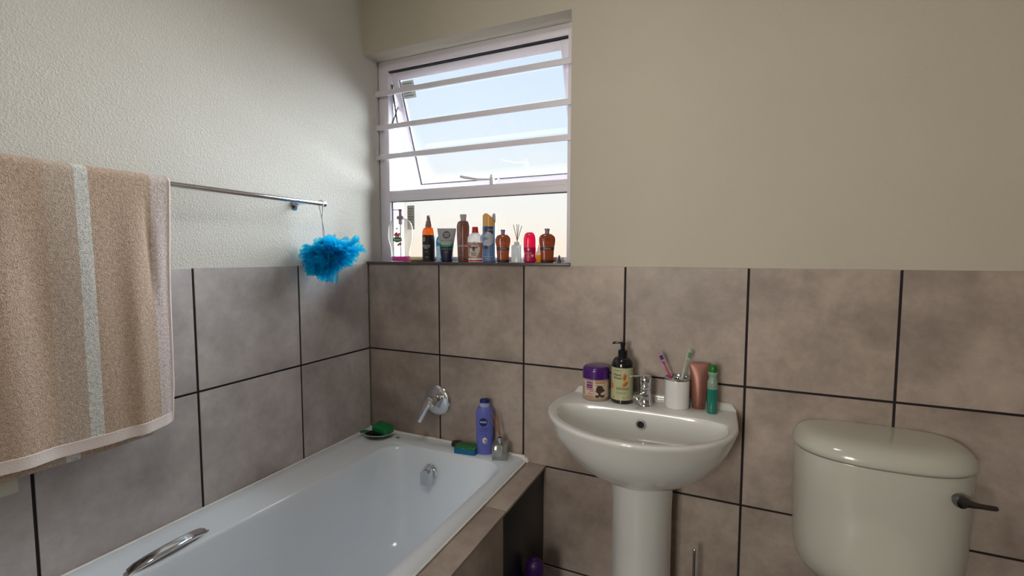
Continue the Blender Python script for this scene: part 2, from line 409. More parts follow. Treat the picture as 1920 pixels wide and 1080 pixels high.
# ------------------------------------------------------------------ bath
def rr(x0, x1, y0, y1, r, z, k=9):
    out = []
    for cx, cy, a0 in ((x1 - r, y1 - r, 0), (x0 + r, y1 - r, 90), (x0 + r, y0 + r, 180), (x1 - r, y0 + r, 270)):
        for i in range(k): t = R(a0 + 90 * i / (k - 1)); out.append((cx + r * cos(t), cy + r * sin(t), z))
    return out
bath = thing('bathtub', 'white built-in bathtub along the stippled left wall', 'bathtub', (.4, -.85, 0))
BO = Vector((.4, -.85, 0))
def off(rings, o=BO): return [[(p[0] - o.x, p[1] - o.y, p[2] - o.z) for p in r] for r in rings]
rings = [rr(.002, .803, -1.7, -.002, .004, .494), rr(.002, .804, -1.7, -.002, .004, .506), rr(.003, .800, -1.698, -.003, .008, .513), rr(.004, .789, -1.69, -.004, .012, .521), rr(.010, .779, -1.685, -.010, .014, .525),
         rr(.058, .7535, -1.62, -.0985, .09, .5243), rr(.0625, .7515, -1.615, -.1005, .09, .5222)]
def taper(ring_, x0, x1):      # the well narrows towards the tap end
    return [(x + .058 * max(0, min(1.15, (y + 1.07) / .80)) * max(0, (x1 - x) / (x1 - x0)), y, z) for x, y, z in ring_]
rings += [taper(rr(x0, x1, y0, y1, r_, z), x0, x1) for x0, x1, y0, y1, r_, z in ((.134, .7500, -1.60, -.1025, .09, .5185), (.1395, .7475, -1.59, -.1055, .095, .5150), (.1425, .7440, -1.585, -.1090, .10, .5070), (.1445, .7405, -1.578, -.1125, .105, .494),
         (.147, .7355, -1.565, -.1180, .11, .474), (.152, .727, -1.55, -.126, .12, .44), (.162, .706, -1.51, -.144, .14, .36), (.175, .672, -1.44, -.172, .15, .27), (.190, .655, -1.38, -.19, .15, .20), (.212, .63, -1.33, -.22, .14, .155), (.25, .59, -1.28, -.27, .12, .135), (.32, .52, -1.18, -.37, .08, .13))]
MB().loft(off(rings), cap0=False).build('tub_shell', 'acrylic', bath, angle=60)
sk = MB()
sk.tube([(x - .4, -.0086 + .85, .5245 + .0010 * sin(x * 23)) for x in [i * .02 for i in range(41)]], .0085, 8)
sk.tube([(.0055 - .4, y + .85, .5235) for y in [-i * .05 for i in range(34)]], .0050, 8)
sk.tube([(.8045 - .4, y + .85, .5075) for y in [-i * .05 for i in range(34)]], .0035, 8)
sk.tube([(.79 - .4, .84, .523), (.802 - .4, .845, .515), (.809 - .4, .845, .503)], [.009, .010, .008], 10)
sk.build('sealant', 'silicone', bath)
# grab handle on the wall-side flank
gp = [(.1290, -.8725, .5175), (.1320, -.884, .525), (.1400, -.908, .5325), (.1480, -.945, .5385), (.1505, -.985, .5395), (.1475, -1.025, .5355), (.1400, -1.058, .5275), (.1345, -1.072, .5180)]
rg = []
for i, p in enumerate(gp):
    p = Vector(p); t = (Vector(gp[min(i + 1, 7)]) - Vector(gp[max(i - 1, 0)])).normalized(); a = t.cross(Vector((.45, 0, 1))).normalized(); b = a.cross(t)
    w, h = (.0135, .0060) if 0 < i < 7 else (.0125, .006)
    rg.append([tuple(p - BO + a * w * math.copysign(abs(cos(q)) ** .45, cos(q)) + b * h * math.copysign(abs(sin(q)) ** .45, sin(q))) for q in [2 * pi * (k + .5) / 28 for k in range(28)]])
gh = MB().loft(rg)
for e in (0, -1): gh.lathe([(.0125, -.006), (.0125, .001), (.010, .002)], 20, mat=axis(Vector(gp[e]) - BO, Vector(gp[e]) - BO + Vector((0, 0, .01))))
gh.build('grab_handle', 'chrome', bath)
# overflow filler on the tap end
ofl = Vector((.421, -.127, .437))
fl = MB().lathe([(.034, 0), (.034, .003), (.032, .006), (.028, .007)], 40, mat=axis(ofl - BO, ofl - BO + Vector((0, -1, .12))))
arch = [(.0225 * cos(t), .004 + .0225 * sin(t)) for t in [pi * k / 16 for k in range(17)]] + [(-.0225, -.040), (.0225, -.040)]
fl.loft([[(ofl.x - BO.x + x * s, ofl.y - BO.y - d_, ofl.z + z * s) for x, z in arch] for s, d_ in ((1, .004), (1, .040), (.95, .0425))])
fl.build('bath_spout', 'chrome', bath, angle=30)
# tiled surround
sur = thing('bath_surround', 'grey tiled ledge and front boxing in the bathtub', 'bath surround', (.85, -.85, 0))
def sbx(name, a, b, mat, bev=.0008): return box(name, [a[0] - .85, a[1] + .85, a[2]], [b[0] - .85, b[1] + .85, b[2]], mat, sur, bev)
sbx('core', (.808, -1.698, .0), (.872, -.001, .493), 'grout', 0)
for y0, y1 in ((-.372, -.003), (-.774, -.377), (-1.176, -.779), (-1.698, -1.181)):
    sbx('ledge_tile', (.807, y0, .4935), (.887, y1, .503), 'tile')
for y0, y1 in ((-.777, -.384), (-1.177, -.782), (-1.698, -1.182)):
    sbx('front_tile', (.8725, y0, .092), (.881, y1, .4885), 'tile'); sbx('front_tile', (.8725, y0, .002), (.881, y1, .087), 'tile')
ap = sbx('access_panel', (.8725, -.380, .10), (.878, -.004, .4885), 'black_panel'); ap['label'] = 'dark access panel at the tap end'
sbx('access_panel', (.8725, -.380, .002), (.878, -.004, .096), 'black_panel')
# shower/bath mixer on the back wall
mx_ = thing('bath_mixer', 'chrome single-lever bath mixer on a round wall plate above the tub', 'tap', (.3774, 0, .7028))
MB().lathe([(.068, 0), (.068, .003), (.066, .007), (.058, .012), (.04, .0155), (.03, .017)], 56, mat=axis((0, 0, 0), (0, -1, 0))).build('wall_plate', 'chrome', mx_)
MB().lathe([(.021, .012), (.021, .03), (.0235, .031), (.0235, .037), (.021, .038), (.021, .044), (.0245, .045), (.0245, .052), (.022, .056), (.025, .058), (.025, .074), (.021, .079)], 40, mat=axis((.004, 0, .008), (.004, -1, .008))).build('mixer_body', 'chrome', mx_)
lv = MB(); pts = [((.002, -.070, .022), .020, .011), ((-.006, -.077, .002), .0215, .010), ((-.014, -.084, -.020), .0175, .009), ((-.022, -.090, -.042), .0145, .008), ((-.031, -.096, -.062), .0145, .007), ((-.035, -.098, -.070), .011, .005)]
rg = []
for i, (p, w, h) in enumerate(pts):
    a = Vector((1, 0, -.15)).normalized(); t = (Vector(pts[min(i+1, 5)][0]) - Vector(pts[max(i-1, 0)][0])).normalized(); b = a.cross(t).normalized(); a = t.cross(b)
    rg.append([tuple(Vector(p) + a * w * cos(q) + b * h * sin(q)) for q in [2*pi*k/24 for k in range(24)]])
lv.loft(rg).build('lever', 'chrome', mx_)

# ------------------------------------------------------------------ basin
def polar(poly, c, N=160):
    out = []
    for j in range(N):
        t = 2 * pi * (j + .5) / N; d_ = (cos(t), sin(t)); best = 0
        for (x0, y0), (x1, y1) in zip(poly, poly[1:] + poly[:1]):
            ex, ey = x1 - x0, y1 - y0; den = d_[0] * ey - d_[1] * ex
            if abs(den) < 1e-12: continue
            s = ((x0 - c[0]) * ey - (y0 - c[1]) * ex) / den; u = ((x0 - c[0]) * d_[1] - (y0 - c[1]) * d_[0]) / den
            if s > 0 and -1e-6 <= u <= 1 + 1e-6: best = max(best, s)
        out.append((c[0] + d_[0] * best, c[1] + d_[1] * best))
    return out
def dshape(a, cy, b, yb, abk, n=2., nb=2.2, k=40):
    """D outline: superelliptic front, sides narrowing to a straight back edge"""
    pts = [(a * math.copysign(abs(cos(t)) ** (2/n), cos(t)), cy + b * math.copysign(abs(sin(t)) ** (2/n), sin(t))) for t in [pi + pi * i / k for i in range(k + 1)]]
    for i in range(1, 9):
        u = i / 8; pts.append((a + (abk - a) * u ** nb, cy + (yb - .008 - cy) * u))
    pts += [(abk - .003, yb - .002), (abk - .01, yb), (-abk + .01, yb), (-abk + .003, yb - .002)]
    for i in range(8, 0, -1):
        u = i / 8; pts.append((-a + (a - abk) * u ** nb, cy + (yb - .008 - cy) * u))
    return pts
BX = 1.278
bas = thing('pedestal_basin', 'white ceramic washbasin on a pedestal, crowded with toiletries', 'washbasin', (BX, -.18, 0))
OL = polar(dshape(.303, -.18, .270, 0, .272), (0, -.2)); OR_ = polar(dshape(.291, -.18, .270, 0, .288), (0, -.2))
O = [(a_ if a_[0] < 0 else b_) for a_, b_ in zip(OL, OR_)]
IP = [(.264 * math.copysign(abs(cos(t)) ** (2 / n_), cos(t)), -.215 + b_ * math.copysign(abs(sin(t)) ** (2 / n_), sin(t))) for t, n_, b_ in [(2*pi*k/120, 3.4 if k < 60 else 2.0, .067 if k < 60 else .204) for k in range(120)]]
I = polar(IP, (0, -.215))
# soften the back corners of the bowl opening
def ring(poly, sx, sy, z, c=(0, -.13), clip=-.001): return [((x - c[0]) * sx + c[0], min((y - c[1]) * sy + c[1], clip) + .18, z) for x, y in poly]
rs = [ring(O, sx, sy, z) for sx, sy, z in [(a_, b_, .826 - (.826 - c_) * .82) for a_, b_, c_ in ((.20, .30, .572), (.34, .45, .574), (.47, .56, .585), (.60, .66, .608), (.71, .745, .637), (.80, .82, .670), (.875, .885, .708), (.93, .93, .745), (.968, .965, .780), (.99, .988, .803), (1, 1, .814), (.999, .999, .820), (.992, .992, .8245), (.978, .978, .826))]]
def rin(s, z, cy=-.235): return [(x * s, (y - cy) * s + cy + .18, z) for x, y in I]
rs += [rin(1.02, .8262), rin(1.0, .8245), rin(.985, .819), rin(.965, .806), rin(.93, .782), rin(.87, .752), rin(.77, .724), rin(.62, .702), rin(.42, .689), rin(.2, .684), rin(.08, .683)]
bb = MB().loft(rs)
# splash upstand along the wall
up = []
for x in [-.270 + .557 * i / 40 for i in range(41)]:
    e = max(0, min(1, (x + .270) / .02, (.287 - x) / .02)); h = .8255 + .020 * (1 - (1 - e) ** 2) ** .5 if e < 1 else .8455
    up.append([(x, -.001 + .18, .820), (x, -.001 + .18, h), (x, -.009 + .18, h), (x, -.013 + .18, .8255 + (h - .8255) * .85), (x, -.016 + .18, .8255 + (h - .8255) * .5), (x, -.020 + .18, .8255 + (h - .8255) * .18), (x, -.030 + .18, .8258), (x, -.034 + .18, .820)])
bb.loft(up)
bb.build('basin_bowl', 'ceramic', bas, angle=50)
P_ = polar(dshape(.104, -.105, .118, -.03, .09), (0, -.1), 72)
pr = [[((x) * s * .965, (y + .1) * s2 - .1 + .18, z) for x, y in P_] for s, s2, z in ((1.22, 1.15, 0), (1.2, 1.14, .02), (1.08, 1.04, .06), (1.02, 1.0, .14), (.99, .98, .25), (.985, .97, .38), (.99, .98, .50), (1.02, 1.0, .57), (1.05, 1.02, .645))]
MB().loft(pr).build('pedestal', 'ceramic', bas)
ovc = Vector((BX + 0.0, -.1672, .783))
ov = MB().loft([[(0 + r_ * cos(t), -.1560 + .18 - d_, .782 + r_ * sin(t)) for t in [2*pi*k/32 for k in range(32)]] for r_, d_ in ((.0165, 0), (.0165, .0035), (.0150, .0045), (.0115, .0040), (.0105, .0010))], cap1=False)
ov.build('overflow_ring', 'silver', bas)
MB().loft([[(.0112 * cos(t), -.1570 + .18 - d_, .782 + .0112 * sin(t)) for t in [2*pi*k/24 for k in range(24)]] for d_ in (0, .0012)]).build('overflow_hole', 'black', bas)
# basin mixer
tp = thing('basin_mixer', 'small chrome mixer tap at the back of the washbasin', 'tap', (1.2775, -.0755, .8255), -12)
MB().lathe([(.027, 0), (.027, .004), (.0245, .008), (.0225, .012), (.0212, .025), (.0205, .045), (.021, .056)], 40).build('tap_body', 'chrome', tp)
sp = MB(); rg = []
for p, w, h in (((0, -.010, .034), .017, .014), ((0, -.030, .038), .0165, .013), ((0, -.052, .042), .015, .0115), ((0, -.072, .043), .0145, .011), ((0, -.084, .040), .013, .010), ((0, -.088, .037), .009, .008)):
    rg.append([(p[0] + w * cos(q), p[1], p[2] + h * sin(q)) for q in [2*pi*k/24 for k in range(24)]])
sp.loft(rg).lathe([(.0115, 0), (.0115, .012), (.009, .013)], 24, mat=axis((0, -.074, .036), (0, -.074, .02)))
sp.build('spout', 'chrome', tp)
MB().lathe([(.019, .055), (.021, .058), (.0215, .066), (.0195, .068), (.0215, .070), (.0225, .080), (.0225, .092), (.021, .098), (.014, .1035), (.005, .105)], 36).build('mixer_head', 'chrome', tp)
lv = MB(); rg = []
for p, w, h in (((0, .014, .098), .014, .004), ((0, -.004, .1015), .018, .005), ((-.006, -.03, .106), .015, .004), ((-.012, -.058, .111), .011, .0035), ((-.016, -.078, .1145), .009, .003), ((-.017, -.083, .115), .005, .002)):
    rg.append([(p[0] + w * cos(q), p[1], p[2] + h * sin(q)) for q in [2*pi*k/20 for k in range(20)]])
lv.loft(rg).build('lever', 'chrome', tp)
ei = MB().lathe([(.0035, 0), (.0035, .001), (.001, .0012)], 16, mat=axis((0, -.0222, .085), (0, -1, .085))); ei.build('indicator_dot', 'black', tp)

# ------------------------------------------------------------------ toilet
TX = 1.936
toi = thing('toilet', 'cream ceramic toilet, its domed cistern lid and dark lever showing', 'toilet', (TX, -.35, 0))
D = polar(dshape(.211, -.065, .148, -.004, .196, n=2.45), (0, -.1), 120)
def cr(sx, sy, z, cy=-.004): return [(x * sx, (y - cy) * sy + cy + .35, z) for x, y in D]
MB().loft([cr(.62, .6, .385), cr(.74, .72, .388), cr(.84, .82, .400), cr(.91, .90, .425), cr(.95, .945, .46), cr(.968, .965, .50), cr(.975, .972, .56), cr(.983, .982, .66), cr(.988, .988, .7675), cr(.985, .985, .7700), cr(.955, .955, .7712), cr(.945, .945, .7765)]).build('cistern', 'ceramic_tank', toi, angle=45)
MB().loft([cr(.945, .945, .7766), cr(1.002, 1.002, .7750), cr(1.012, 1.012, .778), cr(1.014, 1.014, .784), cr(1.004, 1.004, .793), cr(.985, .98, .803), cr(.955, .94, .8125), cr(.91, .88, .820), cr(.84, .79, .8255), cr(.72, .66, .829), cr(.5, .45, .831), cr(.2, .2, .8315)]).build('cistern_lid', 'ceramic_tank', toi, angle=45)
ls = Vector((2.072 - TX, -.184 + .35, .7205))
fl_ = MB().lathe([(.019, 0), (.019, .003), (.017, .005), (.012, .006)], 32, mat=axis(ls + Vector((0, .008, 0)), ls + Vector((.35, -1, 0))))
fe = fl_.build('lever_plate', 'chrome', toi)
k_ = MB().lathe([(.009, 0), (.010, .010), (.0155, .012), (.0175, .020), (.0155, .028), (.007, .032)], 28, mat=axis(ls, ls + Vector((.35, -1, 0))))
l0 = ls + Vector((.35, -1, 0)).normalized() * .022
rg = []
for p, w, h in ((Vector((.004, 0, 0)), .012, .006), (Vector((.02, .0, -.003)), .009, .006), (Vector((.042, .010, -.008)), .0070, .0045), (Vector((.062, .020, -.012)), .007, .0045), (Vector((.078, .028, -.015)), .0065, .004), (Vector((.082, .030, -.016)), .004, .003)):
    rg.append([tuple(l0 + p + Vector((0, h * sin(q), w * cos(q)))) for q in [2*pi*k/18 for k in range(18)]])
k_.loft(rg).build('flush_lever', 'chrome_dark', toi)
E_ = [(x, y) for x, y in [(.185 * cos(t), -.40 + .24 * sin(t) * (1 if sin(t) < 0 else .85)) for t in [2*pi*k/60 for k in range(60)]]]
def er(s, s2, z, cy=-.38): return [(x * s, (y - cy) * s2 + cy + .35, z) for x, y in E_]
MB().loft([er(.60, .75, 0, -.3), er(.60, .75, .03, -.3), er(.52, .68, .10, -.3), er(.60, .72, .2, -.31), er(.85, .88, .31, -.34), er(.98, .98, .375), er(1, 1, .395), er(.97, .97, .402), er(.8, .8, .402), er(.72, .72, .38), er(.55, .55, .3), er(.25, .3, .22)]).box((-.13, .10, .30), (.13, .338, .386), .012).build('toilet_pan', 'ceramic_tank', toi, angle=50)
MB().loft([er(1.0, 1.0, .4025), er(1.02, 1.02, .410), er(1.01, 1.01, .425), er(.9, .9, .432), er(.5, .5, .435)]).build('seat_lid', 'white', toi)

# ------------------------------------------------------------------ towel rail + towel + puff
RX, RZL = .070, 1.5415
rail = thing('towel_rail', 'round chrome towel rail fixed to the stippled left wall', 'towel rail', (0, -.95, RZL))
MB().tube([(RX, -.327 + .95, 0), (RX, -.345 + .95, 0), (RX, -1.65 + .95, 0.004)], [.0085, .0085, .0085], 24).build('rail_bar', 'chrome', rail)
MB().tube([(RX, -.318 + .95, 0), (RX, -.321 + .95, 0), (RX, -.334 + .95, 0), (RX, -.336 + .95, 0)], [.009, .0115, .0115, .009], 20).build('end_cap', 'chrome', rail)
for yy in (-.400, -1.60):
    br = MB().tube([(0, yy + .95, -.002), (.03, yy + .95, -.002), (RX - .004, yy + .95, 0)], .006, 14)
    br.loft([[(d_ - .004, yy + .95 + r_ * cos(t), -.004 + 1.35 * r_ * sin(t)) for t in [2*pi*k/28 for k in range(28)]] for r_, d_ in ((.0175, 0), (.0175, .003), (.013, .006), (.008, .012))])
    br.build('wall_bracket', 'chrome', rail)

def towel_material():
    m, nt, out = new_mat('terry towel')
    b = nt.nodes.new('ShaderNodeBsdfPrincipled'); b.inputs['Roughness'].default_value = .95; b.inputs['Specular IOR Level'].default_value = .1
    b.inputs['Sheen Weight'].default_value = .35; b.inputs['Sheen Roughness'].default_value = .5
    uv = nt.nodes.new('ShaderNodeUVMap'); uv.uv_map = 'cloth'      # u = metres across the towel, v = metres along it
    sep = nt.nodes.new('ShaderNodeSeparateXYZ'); nt.links.new(uv.outputs[0], sep.inputs[0])
    rp = nt.nodes.new('ShaderNodeValToRGB'); rp.color_ramp.interpolation = 'CONSTANT'; e = rp.color_ramp.elements
    tan = (.60, .44, .32, 1); rib = (.62, .50, .40, 1); white = (.80, .79, .74, 1); hem = (.68, .56, .50, 1)
    stops = [(0, hem), (.012, (.70, .58, .54, 1)), (.045, tan), (.183, white), (.210, rib), (.262, tan), (.40, rib), (.45, white), (.475, tan)]
    e[0].position = 0; e[0].color = stops[0][1]; e[1].position = stops[1][0]; e[1].color = stops[1][1]
    for p, c in stops[2:]: n = e.new(p); n.color = c
    nt.links.new(sep.outputs['X'], rp.inputs[0])
    n = nt.nodes.new('ShaderNodeTexNoise'); n.inputs['Scale'].default_value = 420; n.inputs['Detail'].default_value = 3
    n2 = nt.nodes.new('ShaderNodeTexNoise'); n2.inputs['Scale'].default_value = 140; n2.inputs['Detail'].default_value = 2; n2.inputs['Distortion'].default_value = .8
    nt.links.new(uv.outputs[0], n.inputs['Vector']); nt.links.new(uv.outputs[0], n2.inputs['Vector'])
    ad = nt.nodes.new('ShaderNodeMath'); ad.operation = 'ADD'; nt.links.new(n.outputs['Fac'], ad.inputs[0]); nt.links.new(n2.outputs['Fac'], ad.inputs[1])
    mr = nt.nodes.new('ShaderNodeMapRange'); mr.inputs['From Min'].default_value = .75; mr.inputs['From Max'].default_value = 1.25; mr.inputs['To Min'].default_value = .72; mr.inputs['To Max'].default_value = 1.22
    nt.links.new(ad.outputs[0], mr.inputs[0])
    sc = nt.nodes.new('ShaderNodeVectorMath'); sc.operation = 'SCALE'; nt.links.new(rp.outputs[0], sc.inputs[0]); nt.links.new(mr.outputs[0], sc.inputs['Scale'])
    nt.links.new(sc.outputs[0], b.inputs['Base Color'])
    bp = nt.nodes.new('ShaderNodeBump'); bp.inputs['Strength'].default_value = .9; bp.inputs['Distance'].default_value = .004
    nt.links.new(ad.outputs[0], bp.inputs['Height']); nt.links.new(bp.outputs[0], b.inputs['Normal'])
    nt.links.new(b.outputs[0], out.inputs[0]); return m
M['towel'] = towel_material()
C('towel_hem_lit', (.84, .73, .68), .9, bump=(300, .6, .002)); C('towel_tag', (.62, .60, .50), .7)  # hem colour lightened to carry the window light along the towel edge
towel = thing('bath_towel', 'tan striped bath towel folded over the towel rail', 'towel', (RX, -1.22, RZL))
def sheet(name, yr, yl, zf, zb, xf, xb, rad, seed, amp, parent, pushed=0.):
    """one cloth layer: from front bottom zf up over the rail down to back bottom zb; returns object + front edge"""
    rnd = random.Random(seed)
    NU, prof = 110, []
    lf, lb = RZL - zf, RZL - zb
    for i in range(90): s = i / 90; prof.append(('f', 1 - s))
    for i in range(13): prof.append(('t', i / 12))
    for i in range(1, 31): prof.append(('b', i / 30))
    V = []; UV = []
    folds = [(rnd.uniform(26, 30), rnd.uniform(0, 6), .48), (rnd.uniform(44, 50), rnd.uniform(0, 6), .30), (rnd.uniform(72, 80), rnd.uniform(0, 6), .10)]
    for k, (side, s) in enumerate(prof):
        for j in range(NU + 1):
            u = (yr - yl) * j / NU; y = yr - u
            g = sum(a * sin(w * u + ph + s * 1.3) for w, ph, a in folds)
            g += -1.5 * math.exp(-((u - .062 + .03 * s) / .011) ** 2) * max(0, 1 - abs(s - .22) * 3) + .7 * math.exp(-((u - .10) / .022) ** 2) * s * 1.2 if side == 'f' else 0
            if side == 'f':
                d_ = s; x = xf + amp * g * min(1, d_ * 2.2) + .010 * d_ - (.012 * math.exp(-(u / .02) ** 2)) * min(1, d_ * 3)
                z = RZL - lf * s + .004 * sin(9 * u + seed) * s; y2 = y - .010 * s * math.exp(-u / .05) - .006 * max(0, s - .85) / .15 * math.exp(-u / .03); v = lf * s
            elif side == 't':
                t = s * pi; x = RX + (rad) * cos(t) * (xf - RX) / rad * 1.0 if cos(t) > 0 else RX + cos(t) * (RX - xb); z = RZL + rad * sin(t); y2 = y; v = -.057 * s
            else:
                x = xb - amp * .3 * g * s; z = RZL - lb * s; y2 = y - .004 * s; v = -.057 - lb * s
            V.append((x - RX, y2 + 1.22, z - RZL)); UV.append((u, v))
    F = []
    for i in range(len(prof) - 1):
        for j in range(NU): a = i * (NU + 1) + j; F.append((a, a + 1, a + NU + 2, a + NU + 1))
    o = obj(name, V, F, 'towel', parent)
    ul = o.data.uv_layers.new(name='cloth')
    for lp in o.data.loops: ul.data[lp.index].uv = UV[lp.vertex_index]
    md = o.modifiers.new('thick', 'SOLIDIFY'); md.thickness = .005; md.offset = 0
    edge = [Vector(V[j]) for j in range(NU + 1)]; side = [Vector(V[i * (NU + 1)]) for i in range(len(prof))]
    return o, edge, side
o1, e1, s1 = sheet('outer_layer', -.909, -1.52, .868, .855, .0960, .050, .018, 3, .0105, towel)
o2, e2, s2 = sheet('inner_layer', -.955, -1.52, .846, .835, .0815, .060, .0125, 9, .002, towel)
hm = MB()
hm.loft([[tuple(p + Vector((x, 0, z))) for x, z in ((-.0042, -.002), (.0042, -.002), (.0046, .008), (.0036, .024), (.0042, .026), (0, .028), (-.0042, .026))] for p in e1])
hm.tube([p + Vector((0, .001, 0)) for p in s1[:103]], .0042, 8)
hm.build('hem', 'towel_hem_lit', towel)
tg = MB().box((-.012, -.30, -.742), (-.0105, -.02, -.69)); tg.build('care_tag', 'towel_tag', towel, smooth=False)
tg = None

# bath puff: layer upon layer of ruffled net
m, nt, out = new_mat('blue net')
tr = nt.nodes.new('ShaderNodeBsdfTransparent'); tr.inputs[0].default_value = (.50, .92, 1, 1)
df = nt.nodes.new('ShaderNodeBsdfDiffuse'); df.inputs[0].default_value = (.0, .50, .80, 1)
tl = nt.nodes.new('ShaderNodeBsdfTranslucent'); tl.inputs[0].default_value = (.03, .74, .97, 1)
a = nt.nodes.new('ShaderNodeMixShader'); a.inputs[0].default_value = .55; b = nt.nodes.new('ShaderNodeMixShader'); b.inputs[0].default_value = .58
nt.links.new(df.outputs[0], a.inputs[1]); nt.links.new(tl.outputs[0], a.inputs[2]); nt.links.new(a.outputs[0], b.inputs[1]); nt.links.new(tr.outputs[0], b.inputs[2]); nt.links.new(b.outputs[0], out.inputs[0])
M['net'] = m
PC = Vector((.088, -.332, 1.350))
puff = thing('bath_puff', 'bright blue mesh bath puff hanging from the towel rail end', 'bath puff', PC)
er_, eu_ = Vector((.91, .414, 0)), Vector((0, 0, 1)); ed_ = Vector((-.414, .91, 0))
rnd = random.Random(11); pm = MB()
def env(d_):
    """reach of the puff in a direction: long towards the window side, and down at the rail side"""
    r_, u_, f_ = d_.dot(er_), d_.dot(eu_), d_.dot(ed_)
    base = .058
    if r_ > 0: base += .072 * max(0, r_) ** 2 * (1 - .6 * abs(u_ - .05))
    base += .050 * max(0, -(u_ * .85) - r_ * .62 - .2) ** 1 * 1.4
    base += .010 * max(0, -r_)
    base -= .055 * max(0, r_) * max(0, -u_)
    return base * (1 - .25 * abs(f_))
for k in range(300):
    z = rnd.uniform(-1, 1); ph = rnd.uniform(0, 2*pi); q = sqrt(1 - z*z)
    d_ = Vector((q*cos(ph), q*sin(ph), z)); ln = env(d_) * rnd.uniform(.72, 1.06)
    root = Vector([rnd.gauss(0, .008) for _ in range(3)]) + er_ * rnd.uniform(-.012, .05) * (1 if d_.dot(er_) > 0 else .3)
    s_ = d_.orthogonal().normalized(); s_ = Matrix.Rotation(rnd.uniform(0, 2*pi), 3, d_) @ s_; n_ = d_.cross(s_)
    w0, w1 = rnd.uniform(.006, .012), rnd.uniform(.022, .046); fr = rnd.uniform(2.2, 4.5); am = rnd.uniform(.004, .010); ph = rnd.uniform(0, 6); curl = rnd.uniform(-.02, .02); droop = -.010 * rnd.random()
    NU, NV = 22, 8; V = []; F = []; rag = [rnd.uniform(-.006, .008) for _ in range(NU + 1)]
    for i in range(NV + 1):
        t = i / NV
        for j in range(NU + 1):
            v = j / NU * 2 - 1; w = w0 + (w1 - w0) * t
            p = root + d_ * ln * (t - .10 * v * v * t) + s_ * w * v * (1 - .1 * t) + n_ * (am * t * sin(fr * pi * v + ph) + curl * t * t + .003 * sin(9 * t + 3 * v) + .0028 * t * sin(17 * v + 5 * t + ph)) + Vector((0, 0, droop * t * t))
            p += d_ * (t ** 3) * rag[j] + PC
            if p.x < .004: p.x = .004 + rnd.random() * .001
            V.append(tuple(p - PC))
    for i in range(NV):
        for j in range(NU): a_ = i * (NU + 1) + j; F.append((a_, a_ + 1, a_ + NU + 2, a_ + NU + 1))
    pm.add(V, F)
pm.build('net_ruffles', 'net', puff, angle=180)
C('cord', (.62, .63, .66), .8, bump=(700, .6, .001))
sx_ = RX - PC.x; sy_ = -.340 - PC.y; tz = RZL - PC.z
cdm = MB().tube([(sx_ + .012 * cos(t), sy_, tz + .0012 + .012 * sin(t)) for t in [R(a_) for a_ in range(-50, 235, 15)]] , .0016, 8)
cdm.tube([(sx_ + .0115, sy_, tz - .005), (sx_ + .004, sy_ + .001, tz - .05), (sx_ + .004, sy_ + .006, .045), (.0, .0, .0)], .0018, 8)
cdm.tube([(sx_ - .0095, sy_, tz - .006), (sx_ + .003, sy_ - .001, tz - .05), (sx_ + .010, sy_ + .012, .055), (.006, .004, .0)], .0016, 8)
cdm.build('hanging_cord', 'cord', puff)

# ------------------------------------------------------------------ things on the bath rim
ZR = .5255
C('dish_black', (.012, .013, .014), .25); C('dish_rim', (.55, .55, .52), .3)
dish = thing('soap_dish', 'shallow black soap dish with a pale rim in the corner of the bath', 'soap dish', (.120, -.094, ZR), 22)
def dr_(a_, b_, z): return [(a_ * cos(t), b_ * sin(t), z) for t in [2*pi*k/48 for k in range(48)]]
MB().loft([dr_(.036, .022, 0), dr_(.043, .028, .002), dr_(.055, .037, .010), dr_(.062, .0425, .0185), dr_(.060, .0405, .0185), dr_(.052, .034, .0105), dr_(.040, .025, .0055), dr_(.01, .008, .005)]).build('dish_bowl', 'dish_black', dish)
MB().loft([dr_(.0622, .0427, .0180), dr_(.0630, .0435, .0192), dr_(.0622, .0427, .0207), dr_(.0600, .0405, .0205), dr_(.0600, .0405, .0186)] , cap0=False, cap1=False).build('dish_rim', 'dish_rim', dish)
C('soap_green', (.008, .21, .055), .38, sss=.05, mottling=(60, .15)); C('soap_dark', (.01, .12, .04), .35)
sb_ = MB(); sb_.box((-.043, -.028, 0), (.043, .028, .036), .007, seg=3)
tag(sb_.build('soap_bar', 'soap_green', loc=(.133, -.075, ZR + .0195), rot=(R(8), R(4), R(-6))), 'green bar of soap lying in the black soap dish', 'soap')
bm = MB().lathe([(.002, 0), (.014, .0012), (.0185, .0035), (.014, .0062), (.002, .0075)], 24)
o = bm.build('soap_sliver', 'soap_green', loc=(.0575, -.113, ZR + .0200), rot=(R(10), R(-4), R(20))); o.scale = (1.15, .75, 1)
tag(o, 'thin worn green soap sliver at the left end of the soap dish', 'soap')
bm = MB().lathe([(.001, 0), (.007, .0004), (.0085, .0018), (.005, .0032), (.001, .0035)], 18)
o = bm.build('soap_crumb', 'soap_dark', loc=(.2045, -.063, ZR), rot=(0, 0, R(25))); o.scale = (1, .6, 1)
tag(o, 'tiny dark green soap crumb on the bath rim', 'soap')
C('sponge_blue', (.01, .165, .36), .85, bump=(260, .9, .003)); C('scourer_green', (.05, .23, .08), .95, bump=(240, 1, .005), mottling=(140, .6))
sp_ = thing('sponge', 'blue kitchen sponge with a green scouring top on the bath rim', 'sponge', (.562, -.066, ZR), 6)
MB().box((-.047, -.028, 0), (.047, .028, .021), .003).build('foam_block', 'sponge_blue', sp_)
MB().box((-.0465, -.0275, .0212), (.0465, .0275, .0285), .002).build('scouring_pad', 'scourer_green', sp_)
tag(MB().box((-.020, -.016, 0), (.020, .016, .021), .007, seg=3).build('bath_plug', 'black', loc=(.490, -.030, ZR), rot=(0, 0, R(15))), 'black rubber lump left of the blue sponge', 'plug')

